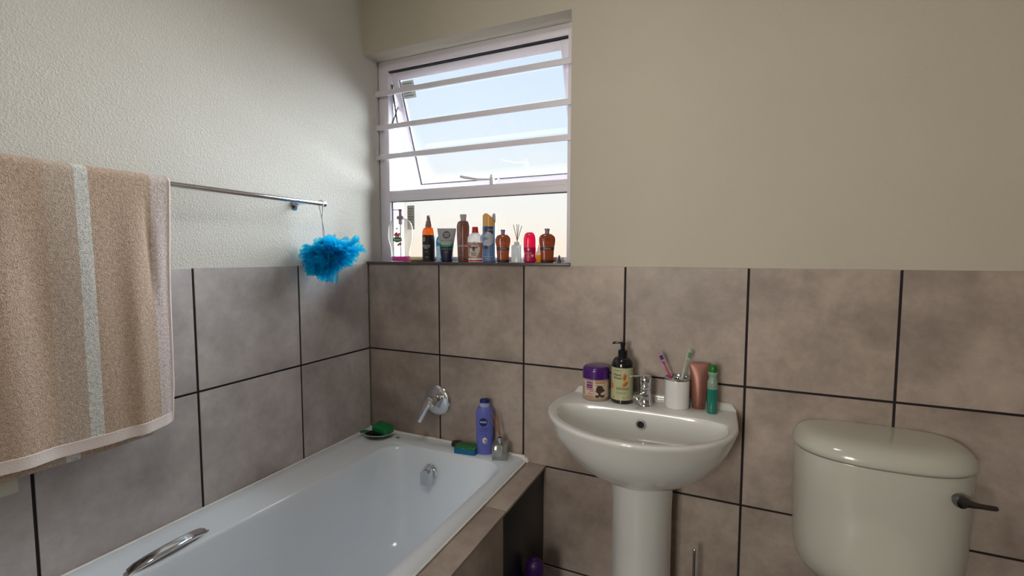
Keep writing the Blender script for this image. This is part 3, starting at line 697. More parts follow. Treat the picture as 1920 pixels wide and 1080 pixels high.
# lotion
C('lotion_blue', (.135, .16, .54), .35); C('navy', (.006, .018, .14), .35); C('pale_lilac', (.42, .44, .72), .3)
P = foot(.0345, .0225, 2.2, r=.004); scurve(P, .16, .0365, .0225); quarter(P, .196, .0225, .0165, 2.2, 9)
lo = thing('lotion_bottle', 'periwinkle blue body lotion bottle at the back of the bath rim', 'bottle', (.6325, -.040, ZR), 22)
body('bottle_body', P, 'lotion_blue', lo)
Q = [(.1955, .0205, .0155, 2.2), (.213, .0205, .0155, 2.2)]; body('cap_base', Q, 'pale_lilac', lo)
Q = [(.2125, .021, .016, 2.2), (.222, .020, .0155, 2.2)]; quarter(Q, .2275, .013, .010); cp = body('cap', Q, 'navy', lo)
em = blob_decal('emblem', P, -.004, .136, .0165, .0175, 'navy', lo); text_decal('lettering', P, 'NIVEA', .0098, -.004, .136, 'white', em, bold=.0003)
lt = text_decal('lettering', P, 'Irresistibly\nSmooth', .0095, -.004, .104, 'navy', lo); text_decal('lettering', P, 'BODY LOTION', .005, -.004, .084, 'navy', lo)
blob_decal('drop_print', P, .002, .060, .0100, .0125, 'white', lo); blob_decal('drop_shade', P, .007, .0565, .006, .009, 'grey', lo, eps=.0008, ang=.5)
text_decal('lettering', P, 'shea butter', .0055, .0, .034, 'navy', lo)

# glass reed diffuser on the bath rim
T('clear_glass', (.75, .78, .78), clear=.78, gloss=.22, trl=.3, rough=.05, dens=(.88, .9, .9)); T('diffuser_oil', (.8, .8, .75), clear=.6, gloss=.05)
C('reed', (.36, .16, .08), .7); C('reed_dark', (.16, .11, .09), .7); C('silver', (.6, .6, .62), .2, metal=.9)
def diffuser(loc, rz, label, half, hb, glass, mat_reed, reeds, neck, top, silver='silver', group='reed diffusers'):
    t = thing('reed_diffuser', label, 'diffuser', loc, rz, group)
    mb = MB(); w = half
    mb.loft([rr(-w, w, -w, w, .004, 0, 4), rr(-w, w, -w, w, .004, hb - .004, 4), rr(-w + .003, w - .003, -w + .003, w - .003, .004, hb, 4), rr(-.012, .012, -.012, .012, .0115, hb + .002, 4), rr(-.011, .011, -.011, .011, .0108, hb + .006, 4)], cap1=False)
    if glass == 'clear_glass':
        v = w - .0035
        mb.loft([rr(-v, v, -v, v, .003, .012, 4), rr(-v, v, -v, v, .003, hb - .006, 4), rr(-v + .004, v - .004, -v + .004, v - .004, .003, hb - .003, 4)], cap1=False)
    mb.build('jar', glass, t)
    MB().lathe([(.0125, hb + .003), (.0125, hb + neck), (.011, hb + neck + .0015), (.0075, hb + neck + .0015), (.0075, hb + .003)], 28).build('collar', silver, t)
    for (x0, y0), (x1, y1, z1) in reeds:
        MB().tube([(x0, y0, .006 + .006), (x0 * .2, y0 * .2, hb + neck), (x1, y1, z1)], .0013, 8).build('reed', mat_reed, t)
    return t
diffuser((.7110, -.056, ZR), 20, 'clear glass reed diffuser beside the blue lotion bottle on the bath rim', .0310, .062, 'clear_glass', 'reed',
         [((.014, .004), (-.036, .004, .186)), ((.012, -.006), (-.028, -.006, .180)), ((.010, .010), (-.020, .010, .196)), ((.017, -.002), (-.044, -.008, .170)), ((.006, .006), (-.010, .012, .168))], .020, .15)

# ------------------------------------------------------------------ things on the basin
ZB = .8263
# hair cream jar
C('purple', (.065, .008, .16), .28, coat=.3); T('jar_plastic', (.60, .45, .34), clear=.15, gloss=.1, trl=.3); C('label_cream', (.62, .50, .40), .45); C('label_purple', (.16, .01, .13), .4); C('label_orange', (.52, .20, .07), .45); C('label_brown', (.055, .03, .025), .45); C('label_pink', (.50, .18, .22), .45); C('leaf', (.06, .07, .02), .5)
jr = thing('cream_jar', 'round beige hair cream jar with a domed purple lid', 'jar', (1.1045, -.074, ZB), 8)
P = foot(.0465, r=.006); line(P, .012, .0475); line(P, .070, .0475); quarter(P, .080, .044)
body('jar_body', P, 'jar_plastic', jr)
Q = [(.078, .046, .046, 2), (.079, .0485, .0485, 2), (.104, .0475, .0475, 2)]; quarter(Q, .120, .036, m=8); line(Q, .1215, .02); body('lid', Q, 'purple', jr)
lb = rect_decal('label', P, -.0465, .0465, .014, .072, 'label_cream', jr, eps=.0003, nu=36)
pu = rect_decal('brand_patch', P, -.029, -.0065, .047, .070, 'label_purple', lb, eps=.0007)
text_decal('lettering', P, 'Dark', .0098, -.0178, .0632, 'white', lb, eps=.0011); text_decal('lettering', P, 'and Lovely', .0050, -.0178, .0535, 'white', lb, eps=.0011)
rect_decal('band', P, -.030, -.003, .040, .045, 'label_pink', lb, eps=.0007); rect_decal('band', P, -.018, -.003, .0345, .038, 'label_pink', lb, eps=.0007)
text_decal('lettering', P, '3-in-1', .0088, -.012, .0275, 'label_purple', lb, eps=.0011, bold=.0002); rect_decal('band', P, -.032, -.002, .0150, .0205, 'label_orange', lb, eps=.0007); rect_decal('band', P, .002, .036, .065, .070, 'label_orange', lb, eps=.0007)
rect_decal('panel', P, .001, .036, .0150, .0625, 'label_cream', lb, eps=.0006)
random.seed(5)
hp = [(.018, .047, .0115, .0115), (.012, .040, .007, .008), (.025, .041, .008, .008), (.017, .035, .006, .007), (.018, .0265, .0045, .006), (.010, .0195, .008, .0045), (.027, .020, .008, .0045)]
for q in hp: blob_decal('silhouette_print', P, *q, 'label_brown', lb, eps=.0010, wob=.06)
for q in ((.005, .058), (.033, .058), (.034, .040), (.004, .036), (.035, .026), (.004, .023), (.010, .060)): blob_decal('leaf_print', P, q[0], q[1], .0022, .0012, 'leaf', lb, eps=.0009, ang=random.uniform(0, 3))
for i in range(9): rect_decal('small_print', P, -.043, -.036, .018 + i * .0055, .0205 + i * .0055, 'leaf', lb, eps=.0006, nu=4, nz=1)
# hand wash
C('wash_black', (.006, .006, .009), .12, coat=.5); C('label_sage', (.47, .47, .27), .5); C('almond', (.62, .22, .03), .5); C('almond_dark', (.35, .10, .015), .5); C('ink', (.03, .03, .025), .5)
hw = thing('soap_dispenser', 'black hand wash pump bottle with a pale green almond label', 'bottle', (1.1985, -.0735, ZB), 10)
P = foot(.0385, r=.005); line(P, .125, .0385); quarter(P, .160, .017, m=10); line(P, .164, .0155)
body('bottle_body', P, 'wash_black', hw)
MB().lathe([(.0165, .160), (.0165, .182), (.0145, .184), (.008, .185), (.008, .201), (.0095, .202), (.0095, .210), (.007, .2125)], 30).box((-.030, -.006, .2065), (.004, .006, .2115), .002).tube([(-.020, 0, .209), (-.031, 0, .208), (-.035, 0, .205)], [.005, .004, .003], 10).build('pump_head', 'wash_black', hw)
lb = rect_decal('label', P, -.0383, .0383, .014, .127, 'label_sage', hw, eps=.0004, nu=40)
text_decal('lettering', P, 'Hand\nWash', .0115, -.0285, .097, 'ink', lb, eps=.0011, align='LEFT', bold=.0002)
text_decal('lettering', P, 'SHEABEAUTY', .0045, -.0285, .117, 'ink', lb, eps=.0011, align='LEFT')
for u, z, an in ((.008, .096, -.15), (.0105, .072, -.75), (-.033, .062, .1)):
    al = blob_decal('almond_print', P, u, z, .0068 if u > 0 else .0035, .0130, 'almond', lb, eps=.0008, ang=an, power=1.15); blob_decal('almond_shade', P, u + (.0018 if u > 0 else .0005), z - .001, .0030 if u > 0 else .0012, .0100, 'almond_dark', al, eps=.0011, ang=an)
text_decal('lettering', P, 'SWEET ALMOND OIL\n& COCOA BUTTER', .0046, -.019, .0545, 'ink', lb, eps=.0011, align='LEFT', bold=.0001)
text_decal('lettering', P, 'Nourishing hand wash\nfor soft clean hands', .0038, -.019, .040, 'ink', lb, eps=.0011, align='LEFT')
text_decal('lettering', P, '400ml', .0045, .008, .023, 'ink', lb, eps=.0011); blob_decal('mark', P, -.028, .022, .002, .002, 'ink', lb, eps=.0011); text_decal('lettering', P, 'A', .008, .021, .024, 'ink', lb, eps=.0011)
# toothbrush cup
C('cup_white', (.74, .74, .73), .22, coat=.4)
cup = thing('toothbrush_holder', 'white round toothbrush holder with a chrome rim', 'toothbrush holder', (1.3795, -.0545, ZB), 8)
MB().lathe([(.037, 0), (.0395, .0012), (.0410, .005), (.0410, .094), (.0405, .096)], 56).build('cup', 'cup_white', cup)
MB().lathe([(.0410, .0958), (.0418, .0965), (.0418, .1005), (.0405, .102), (.038, .102), (.0375, .0985), (.012, .0985), (.0115, .096)], 56).build('chrome_rim', 'chrome', cup)
sl_ = MB()
for a0 in (20, 150, 270):
    sl_.loft([[((.024 + .0085 * cos(t)) * cos(R(a0)) - .012 * sin(t) * sin(R(a0)), (.024 + .0085 * cos(t)) * sin(R(a0)) + .012 * sin(t) * cos(R(a0)), z) for t in [2*pi*k/24 for k in range(24)]] for z in (.0987, .0991)])
sl_.build('slot', 'black', cup)
def brush(label, pts, m1, m2, mb_, head_n, wbr, flip=1):
    o0 = Vector(pts[0]); t = thing('toothbrush', label, 'toothbrush', o0, 0, 'toothbrushes in the holder')
    mb = MB(); P3 = [Vector(p) - o0 for p in pts]; n = len(P3); rads = [.0030, .0034, .0036, .0030, .0022, .0040, .0042, .0022][-n:] if n == 8 else [.0036] * n
    rg = []
    sx = Vector((.9, .25, 0)).normalized() if abs(head_n.x) < .5 else Vector((.2, -.98, 0)).normalized()
    for i, p in enumerate(P3):
        tt = (P3[min(i+1, n-1)] - P3[max(i-1, 0)]).normalized(); a_ = tt.cross(head_n).normalized(); b_ = a_.cross(tt)
        w = rads[i] * (1.35 if i >= n - 3 else 1.1); h = rads[i] * (.55 if i >= n - 3 else .9)
        rg.append([tuple(p + a_ * w * cos(q) + b_ * h * sin(q)) for q in [2*pi*k/16 for k in range(16)]])
    mb.loft(rg).build('handle', m1, t)
    a_, b_ = P3[-3], P3[-1]; d_ = (b_ - a_).normalized(); w_ = d_.cross(head_n).normalized()
    for mat_, rng in ((m2, [i for i in range(8) if i in (0, 1, 6, 7)]), (mb_, [2, 3, 4, 5])):
        bb_ = MB()
        for i in rng:
            for s_ in (-1, 0, 1):
                c = a_ + d_ * ((b_ - a_).length * (i + .5) / 8.6) + w_ * s_ * .0033
                bb_.tube([c, c + head_n * (wbr - .001 * abs(s_))], .00145, 6)
        bb_.build('bristles', mat_, t)
    return t
C('brush_pink', (.62, .05, .20), .3); C('brush_lilac', (.55, .50, .75), .4); C('bristle_blue', (.01, .06, .22), .6); C('brush_mint', (.50, .66, .56), .3); C('bristle_green', (.12, .33, .15), .6); C('bristle_pale', (.45, .55, .48), .6)
def lerp3(a_, b_, ts, bend=Vector((0, 0, 0))): a_, b_ = Vector(a_), Vector(b_); return [a_ + (b_ - a_) * t + bend * 4 * t * (1 - t) for t in ts]
ts = (0, .2, .42, .60, .72, .80, .92, 1)
brush('pink and lilac toothbrush with blue bristles leaning left in the holder', lerp3((1.390, -.050, ZB + .030), (1.3185, -.060, 1.0075), ts, Vector((0, 0, .002))), 'brush_pink', 'brush_lilac', 'bristle_blue', Vector((.45, -.85, .25)).normalized(), .0095)
brush('pale mint toothbrush with green bristles leaning right in the holder', lerp3((1.390, -.066, ZB + .02), (1.417, -.052, 1.0290), ts, Vector((-.006, 0, 0))), 'brush_mint', 'bristle_pale', 'bristle_green', Vector((.93, -.2, -.25)).normalized(), .0105)
# bronze tube
C('bronze', (.27, .115, .085), .38, metal=.35, bump=(500, .15, .0005)); C('bronze_cap', (.24, .10, .075), .35, metal=.3)
tu = thing('cream_tube', 'bronze squeeze tube standing on its cap beside the toothbrush holder', 'tube', (1.4485, -.036, ZB), 6)
P = [(.0, .0200, .0200, 2), (.002, .0212, .0212, 2), (.022, .0215, .0215, 2), (.0225, .0205, .0205, 2)]; body('cap', P, 'bronze_cap', tu)
P = [(.0225, .0222, .0222, 2), (.028, .0232, .0225, 2), (.06, .0250, .020, 2), (.10, .0275, .0135, 2), (.13, .0300, .0065, 2.2), (.142, .0312, .0025, 3), (.150, .0318, .0012, 4), (.1545, .0318, .0011, 4)]
body('tube_body', P, 'bronze', tu)
# roll-on
T('mint_clear', (.42, .62, .50), clear=.22, gloss=.1, trl=.35); T('teal_liquid', (.02, .33, .26), clear=.12, gloss=.1, trl=.4); C('green_cap', (.01, .16, .025), .35)
ro = thing('roller_bottle', 'slim roller bottle of teal liquid with a green cap', 'bottle', (1.4910, -.0755, ZB), 10)
P = foot(.0155, r=.002); line(P, .081, .0160); body('liquid_body', P, 'teal_liquid', ro)
P = [(.081, .0160, .0160, 2), (.100, .0160, .0160, 2)]; scurve(P, .120, .0118); scurve(P, .134, .0155); line(P, .137, .0145); body('bottle_body', P, 'mint_clear', ro)
P = [(.136, .0125, .0125, 2), (.145, .0132, .0132, 2)]; quarter(P, .158, .008); quarter(P, .160, .003); body('cap', P, 'green_cap', ro)

# ------------------------------------------------------------------ things on the window sill
ZS = 1.3122
FY = .046
def rimpump(mb, z, s=1.):
    return mb
# hand soap bottle (clear, pink at the bottom)
T('clear_plastic', (.80, .76, .68), clear=.72, gloss=.16, trl=.6, rough=.12, dens=(.93, .91, .88)); T('magenta_liquid', (.95, .02, .62), clear=.12, gloss=.06, trl=.6); T('pump_mauve', (.50, .36, .44), clear=.15, gloss=.1, trl=.5)
C('leaf_green', (.04, .22, .06), .4); C('flower_pink', (.62, .06, .10), .4); C('ink_grey', (.25, .22, .24), .5)
hs = thing('soap_dispenser', 'large clear pump bottle with a little pink soap at the left end of the sill', 'bottle', (.150, .050, ZS), 28)
P = foot(.040, .024, 2.3, r=.005); line(P, .030, .0425, .025); scurve(P, .12, .0570, .028, 2.3, 10); scurve(P, .15, .0555, .027, 2.2, 5); quarter(P, .197, .017, .016, 2, 10); line(P, .2, .0155, .0155)
body('bottle_body', P, 'clear_plastic', hs)
Pq = [(z, a_ - .002, b_ - .002, n_) for z, a_, b_, n_ in P if z <= .0305]; body('liquid', [(.002, .037, .021, 2.3), (.005, .0385, .0225, 2.3), (.024, .0402, .0228, 2.3)], 'magenta_liquid', hs)
MB().lathe([(.017, .194), (.017, .206), (.0155, .208), (.009, .209), (.007, .212), (.007, .231), (.0095, .232), (.0095, .238), (.006, .2405)], 28).box((-.038, -.0055, .2345), (.004, .0055, .2385), .0015).tube([(0, 0, .196), (0, 0, .17)], .0085, 12).tube([(0, 0, .172), (0, 0, .02)], .0028, 8).build('pump_head', 'pump_mauve', hs)
hb_ = blob_decal('emblem', P, -.010, .100, .021, .0125, 'leaf_green', hs, wob=.05); text_decal('lettering', P, 'Radox', .0125, -.010, .100, 'white', hb_, eps=.0012, bold=.0003)
for q in ((-.016, .121, .0085), (-.006, .118, .007), (-.002, .126, .005), (.002, .080, .0065), (-.006, .076, .0055), (-.013, .129, .0045)): blob_decal('flower_print', P, q[0], q[1], q[2], q[2], 'flower_pink', hb_, eps=.0009, wob=.22)
text_decal('lettering', P, 'feel pampered', .0065, -.006, .055, 'ink_grey', hb_); blob_decal('leaf_print', P, -.012, .150, .005, .003, 'leaf_green', hb_, ang=.6)
# flat yellow soap behind
C('soap_yellow', (.62, .44, .12), .45)
o = MB().loft([[(x, y, z) for x, y, z in se_ring(a_, b_, 2.6, z)] for z, a_, b_ in ((0, .030, .012), (.003, .036, .016), (.009, .038, .018), (.014, .034, .014), (.016, .02, .006))]).build('soap_bar', 'soap_yellow', loc=(.2415, .050, ZS), rot=(0, 0, R(12)))
tag(o, 'flat yellow soap bar on the sill right of the clear pump bottle', 'soap')
# amber spray bottle
T('amber_plastic', (1.0, .28, .02), clear=.25, gloss=.12, trl=.75, dens=(1, .5, .1)); C('label_black', (.014, .012, .013), .4); T('spray_brown', (.42, .26, .24), clear=.1, gloss=.1, trl=.4); C('gold', (.50, .36, .14), .4)
sp_b = thing('spray_bottle', 'amber spray bottle with a black wrap label on the sill', 'bottle', (.3085, FY, ZS), 26)
P = foot(.0290, r=.004); line(P, .125, .0290); quarter(P, .152, .015, m=9); line(P, .155, .0145); body('bottle_body', P, 'amber_plastic', sp_b)
MB().lathe([(.0155, .153), (.0155, .165), (.013, .170), (.013, .178), (.0095, .182), (.0085, .2035), (.007, .205)], 26).box((-.006, -.014, .193), (.006, .0, .202), .002).build('spray_head', 'spray_brown', sp_b)
MB().lathe([(.0294, .004), (.0294, .1175), (.0290, .118)], 48).build('label', 'label_black', sp_b); Pl = [(0, .0294, .0294, 2), (.118, .0294, .0294, 2)]
e_ = blob_decal('emblem', Pl, -.019, .100, .0065, .0105, 'gold', sp_b); text_decal('lettering', Pl, 'A', .014, -.019, .100, 'label_black', e_, eps=.001)
text_decal('lettering', Pl, 'MOROCCAN\nARGAN OIL\nSPRAY', .0062, -.008, .066, 'white', sp_b, bold=.0001); text_decal('lettering', Pl, 'leave-in\nconditioner', .0045, -.008, .045, 'grey', sp_b); text_decal('lettering', Pl, '200 ml', .005, -.006, .021, 'white', sp_b)
# small blue topped bottle
C('sky_blue', (.02, .36, .62), .35); T('pale_blue', (.62, .72, .76), clear=.15, gloss=.08, trl=.5); C('teal_ink', (.02, .15, .22), .5)
bl = thing('deodorant_bottle', 'small white bottle with a rounded sky blue top behind the grey tube', 'bottle', (.366, .058, ZS), 22)
P = foot(.0225, .015, 2.6, r=.003); line(P, .070, .0235, .016); body('bottle_body', P, 'pale_blue', bl)
Q = [(.070, .0235, .016, 2.6), (.085, .0235, .016, 2.6)]; quarter(Q, .116, .008, .006, 2.2, 9); quarter(Q, .118, .002); body('cap', Q, 'sky_blue', bl)
e_ = blob_decal('emblem', Q, -.004, .092, .0085, .0085, 'white', bl); text_decal('lettering', Q, 'DS', .008, -.004, .092, 'sky_blue', e_, eps=.001); text_decal('lettering', P, 'Pure\nFresh\nActive', .0095, -.004, .046, 'teal_ink', bl, ang=.25); blob_decal('leaf_print', P, .004, .014, .009, .004, 'teal_ink', bl, ang=.5)
# face wash tube
C('tube_silver', (.42, .42, .45), .35); C('tube_navy', (.012, .016, .055), .35); C('tube_green', (.03, .26, .09), .4); C('tube_pale', (.50, .62, .50), .4)
nv = thing('face_wash_tube', 'silver and navy squeeze tube with a round dark emblem standing on its cap', 'tube', (.408, .036, ZS), 24)
P = [(0, .0235, .0185, 2.2), (.002, .0245, .0190, 2.2), (.022, .0250, .0195, 2.2)]; body('cap', P, 'tube_navy', nv)
P = [(.022, .0262, .020, 2.2), (.06, .030, .0180, 2.2), (.072, .0318, .0165, 2.2)]; lo_ = P[:]; body('lower_body', P, 'tube_navy', nv)
P = [(.022, .0262, .020, 2.2), (.06, .030, .0180, 2.2), (.072, .0318, .0165, 2.2), (.10, .0355, .0115, 2.2), (.128, .0395, .004, 2.4), (.140, .0408, .0014, 4), (.1455, .0408, .0012, 4)]
body('upper_body', P[2:], 'tube_silver', nv)
g1 = rect_decal('green_band', P, -.0315, .0315, .0655, .080, 'tube_green', nv, eps=.0004, nz=4); rect_decal('pale_band', P, -.0225, .0225, .0745, .0835, 'tube_pale', g1, eps=.0008, nz=3)
e_ = blob_decal('emblem', P, 0, .1170, .0170, .0170, 'darkgrey', nv); text_decal('lettering', P, 'NIVEA\nMEN', .0092, 0, .1170, 'white', e_, eps=.0011)
text_decal('lettering', P, 'OIL CONTROL', .0078, 0, .0930, 'tube_navy', nv); text_decal('lettering', P, 'MOISTURISER', .0048, 0, .0790, 'tube_green', g1, eps=.0012); text_decal('lettering', P, 'FACE WASH', .0058, 0, .0705, 'white', g1, eps=.001)
text_decal('lettering', P, 'NORMAL TO OILY', .0055, 0, .0560, 'tube_pale', nv); text_decal('lettering', P, 'VITAMIN', .0045, 0, .0420, 'tube_pale', nv)
# tall brown bottle
T('smoke_brown', (.26, .12, .08), clear=.12, gloss=.15, trl=.55, dens=(.6, .4, .35)); T('frost_cap', (.55, .50, .50), clear=.15, gloss=.1, trl=.5); C('label_rose', (.42, .33, .36), .4)
tb_ = thing('shampoo_bottle', 'tall smoky brown bottle with a small flip cap on the sill', 'bottle', (.4845, .052, ZS), 24)
P = foot(.0265, r=.003); scurve(P, .13, .0300, m=6); line(P, .150, .0300); quarter(P, .176, .0165, m=9); body('bottle_body', P, 'smoke_brown', tb_)
Q = [(.176, .0140, .0140, 2), (.186, .0135, .0135, 2), (.190, .0150, .0150, 2), (.202, .0165, .0165, 2), (.204, .0155, .0155, 2)]; body('cap', Q, 'frost_cap', tb_)
rect_decal('label_stripe', P, -.024, .018, .0645, .073, 'label_rose', tb_); text_decal('lettering', P, 'TRESEMME', .0085, -.012, .108, 'label_rose', tb_, ang=pi/2); text_decal('lettering', P, '400 ml', .006, -.010, .028, 'label_rose', tb_)
text_decal('lettering', P, 'SHAMPOO', .0055, -.003, .0687, 'smoke_brown', tb_, eps=.001); text_decal('lettering', P, 'smooth & shine', .0042, -.004, .055, 'label_rose', tb_)
# white bottle with red cap
T('milk_plastic', (.80, .77, .74), clear=.25, gloss=.08, trl=.6); C('red_cap', (.55, .03, .02), .3); C('label_peach', (.55, .22, .12), .45); C('brown_ink', (.16, .045, .03), .5); T('red_liquid', (.8, .05, .05), clear=.1, trl=.6); C('label_white', (.70, .66, .62), .5)
mk = thing('body_wash_bottle', 'squat white bottle with a red cap and a peach label on the sill', 'bottle', (.5475, .042, ZS), 24)
P = foot(.031, .024, 2.5, r=.004); line(P, .094, .0335, .025); quarter(P, .122, .015, .015, 2, 9); line(P, .127, .013, .013); body('bottle_body', P, 'milk_plastic', mk)
MB().lathe([(.0155, .124), (.0158, .130), (.0145, .131), (.0145, .146), (.013, .1485), (.009, .149)], 28).build('cap', 'red_cap', mk)
rect_decal('base_band', P, -.031, .031, .0035, .0095, 'red_liquid', mk, nz=3)
lb = rect_decal('label', P, -.0325, .0325, .0165, .083, 'label_peach', mk)
wp = blob_decal('label_patch', P, -.006, .052, .0255, .034, 'label_white', lb, eps=.0008, wob=.07)
# arched lettering
import string
word = 'BUTTERMILK'
for i, ch in enumerate(word):
    an = R(155 - 130 * i / (len(word) - 1)); text_decal('lettering', P, ch, .0085, -.006 + .0185 * cos(an), .054 + .0225 * sin(an), 'brown_ink', wp, eps=.0012, ang=an - pi/2, bold=.0003)
blob_decal('cow_head_print', P, -.006, .060, .008, .0065, 'brown_ink', wp, eps=.0012, wob=.2); blob_decal('cow_muzzle_print', P, -.006, .051, .0045, .006, 'brown_ink', wp, eps=.0012); blob_decal('ear_print', P, .0045, .061, .005, .0022, 'brown_ink', wp, eps=.0012, ang=.4); blob_decal('ear_print', P, -.0165, .061, .005, .0022, 'brown_ink', wp, eps=.0012, ang=-.4)
text_decal('lettering', P, 'BODY\nWASH', .0075, -.006, .034, 'brown_ink', wp, eps=.0012, bold=.0003)
# blue and white spray can with slanted yellow cap
C('can_blue', (.12, .22, .46), .35); C('can_grey', (.30, .36, .46), .3, metal=.4); T('yellow_cap', (.85, .55, .20), clear=.1, trl=.6, gloss=.1); T('cap_grey', (.50, .50, .50), clear=.3, trl=.5); C('can_dark', (.04, .05, .08), .4); C('can_pale', (.48, .52, .62), .4)
sc_ = thing('spray_can', 'blue and white aerosol can with a slanted yellow cap on the sill', 'spray can', (.6120, .047, ZS), 24)
P = [(0, .0270, .0270, 2), (.003, .0295, .0295, 2), (.148, .0295, .0295, 2), (.150, .0280, .0280, 2)]; body('can_body', P, 'can_blue', sc_)
cap_ = MB(); N = 48; rg = []
for z, r_ in ((.150, .0285), (.165, .0288)): rg.append([(r_ * cos(2*pi*j/N), r_ * sin(2*pi*j/N), z) for j in range(N)])
def topz(x): u = (x + .0288) / .0576; return .2030 - .034 * max(0, u - .28) ** 1.25 / .72 ** 1.25 if u > .28 else .2030 - .006 * ((.28 - u) / .28) ** 2
rg.append([(.0286 * cos(2*pi*j/N), .0286 * sin(2*pi*j/N), topz(.0286 * cos(2*pi*j/N)) - .004) for j in range(N)])
rg.append([(.0255 * cos(2*pi*j/N), .0255 * sin(2*pi*j/N), topz(.0255 * cos(2*pi*j/N))) for j in range(N)])
cap_.loft(rg).build('cap', 'yellow_cap', sc_)
Q = [(.165, .0105, .020, 2.2), (.190, .0105, .020, 2.2)]; quarter(Q, .203, .004, .014, m=6)
MB().loft([[(x + .0205, y, z) for x, y, z in se_ring(a_ * .9, b_, n_, z)] for z, a_, b_, n_ in Q]).build('cap_fin', 'cap_grey', sc_)
rect_decal('dark_patch', P, -.020, .022, .118, .146, 'can_dark', sc_); gp_ = blob_decal('pale_swirl', P, -.010, .097, .030, .030, 'can_pale', sc_, eps=.0007, ang=.3); 
rect_decal('side_band', P, .016, .029, .004, .147, 'can_grey', sc_, eps=.0006)
text_decal('lettering', P, 'FRESH', .010, .006, .134, 'can_pale', sc_, eps=.001); text_decal('lettering', P, 'Air', .016, -.012, .098, 'can_dark', gp_, eps=.0012, ang=.15); blob_decal('flower_print', P, -.014, .062, .009, .0075, 'can_dark', gp_, eps=.0011, wob=.25)
for z_, s_ in ((.034, '250 ml'), (.024, 'AIR FRESHENER SPRAY'), (.015, 'FRESH LINEN')): text_decal('lettering', P, s_, .0045, -.004, z_, 'white', sc_, eps=.001)
# two matching brown bottles
T('brown_plastic', (.38, .11, .04), clear=.14, gloss=.12, trl=.55, dens=(.7, .4, .3)); T('cap_mauve', (.36, .27, .31), clear=.1, trl=.4); C('deep_brown', (.05, .018, .012), .4); C('label_band', (.04, .03, .05), .4)
def brown_bottle(loc, rz, label):
    t = thing('oil_bottle', label, 'bottle', loc, rz, 'matching brown flat bottles on the sill')
    P = foot(.0245, .015, 2.8, r=.003); line(P, .012, .0255, .0155); scurve(P, .055, .0280, .0165, 2.6, 6); scurve(P, .086, .0325, .0165, 2.6, 8); line(P, .094, .0325, .0165); quarter(P, .114, .0105, .0095, 2, 9)
    body('bottle_body', P, 'brown_plastic', t)
    Q = [(.113, .0092, .0092, 2), (.128, .0092, .0092, 2), (.1285, .0110, .0110, 2), (.1335, .0110, .0110, 2), (.1345, .010, .010, 2)]; body('cap', Q, 'cap_mauve', t)
    bd = rect_decal('label_band', P, -.0285, .0285, .049, .061, 'label_band', t); text_decal('lettering', P, 'ORIGINAL', .0068, 0, .0550, 'label_rose', bd, eps=.001, bold=.0002)
    text_decal('lettering', P, 'MPL', .0185, -.001, .0900, 'deep_brown', t, sx=1.05); text_decal('lettering', P, 'TISSUE OIL', .0058, -.001, .0690, 'deep_brown', t, bold=.0001); text_decal('lettering', P, '200 ml', .0048, -.001, .0320, 'deep_brown', t)
    body('base_band', [(0.0004, .0246, .0151, 2.8), (.010, .0262, .0162, 2.8)], 'deep_brown', t)
    return t
brown_bottle((.6760, .046, ZS), 22, 'brown flat bottle with a narrow cap between the spray can and white diffuser')
brown_bottle((.8700, .046, ZS), 22, 'brown flat bottle with a narrow cap at the right end of the sill')
# white cube diffuser
T('white_glass', (.80, .83, .82), clear=.12, gloss=.08, trl=.35)
diffuser((.7400, .044, ZS), 14, 'small white cube reed diffuser on the window sill', .0210, .070, 'white_glass', 'reed_dark',
         [((.008, .0), (-.016, .002, .154)), ((.003, .004), (-.002, .004, .156)), ((-.004, -.002), (.007, -.003, .154)), ((-.008, .0), (.019, .0, .148))], .012, .1, silver='white_glass')
# pink roll-on
T('pink_cap', (.95, .04, .20), clear=.08, gloss=.12, trl=.6); C('pink_deep', (.55, .004, .08), .3); C('soft_pink', (.80, .45, .52), .4)
pk_ = thing('deodorant_stick', 'hot pink rounded roll-on deodorant on the sill', 'bottle', (.7965, .044, ZS), 22)
P = foot(.0245, .019, 2.4, r=.004); scurve(P, .035, .0235, .018, m=4); scurve(P, .060, .0260, .020, m=5); body('lower_body', P, 'pink_deep', pk_)
Q = [(.060, .0260, .020, 2.4), (.090, .0255, .0195, 2.4)]; quarter(Q, .120, .012, .010, m=10); quarter(Q, .1215, .003); body('cap', Q, 'pink_cap', pk_)
blob_decal('emblem', P, -.006, .052, .0035, .005, 'white', pk_); text_decal('lettering', P, 'Rexona', .0082, -.007, .038, 'soft_pink', pk_, bold=.0001); text_decal('lettering', P, 'dry fresh\npowder', .0052, -.007, .024, 'soft_pink', pk_); blob_decal('badge', P, .010, .028, .0055, .0055, 'soft_pink', pk_)
text_decal('lettering', P, '50 ml', .005, -.007, .010, 'soft_pink', pk_)
# little dropper
T('yellow_liquid', (.90, .50, .05), clear=.15, gloss=.08, trl=.6); T('dropper_clear', (.75, .60, .50), clear=.4, gloss=.1, trl=.6)
dp = thing('dropper_bottle', 'tiny dropper bottle of yellow liquid beside the pink deodorant', 'bottle', (.8330, .052, ZS), 0)
P = foot(.0115, r=.0015); line(P, .030, .0125); body('liquid_body', P, 'yellow_liquid', dp)
P = [(.030, .0125, .0125, 2), (.036, .0125, .0125, 2)]; quarter(P, .046, .0075, m=5); line(P, .052, .0065); line(P, .072, .0018); body('nozzle', P, 'dropper_clear', dp)
# pointed dark cap
o = MB().lathe([(.0088, 0), (.0088, .004), (.0070, .010), (.0045, .020), (.0030, .027), (.0012, .030)], 24).build('nozzle_cap', 'darkgrey', loc=(.9190, .050, ZS))
tag(o, 'tiny pointed dark nozzle cap at the far right of the sill', 'cap')

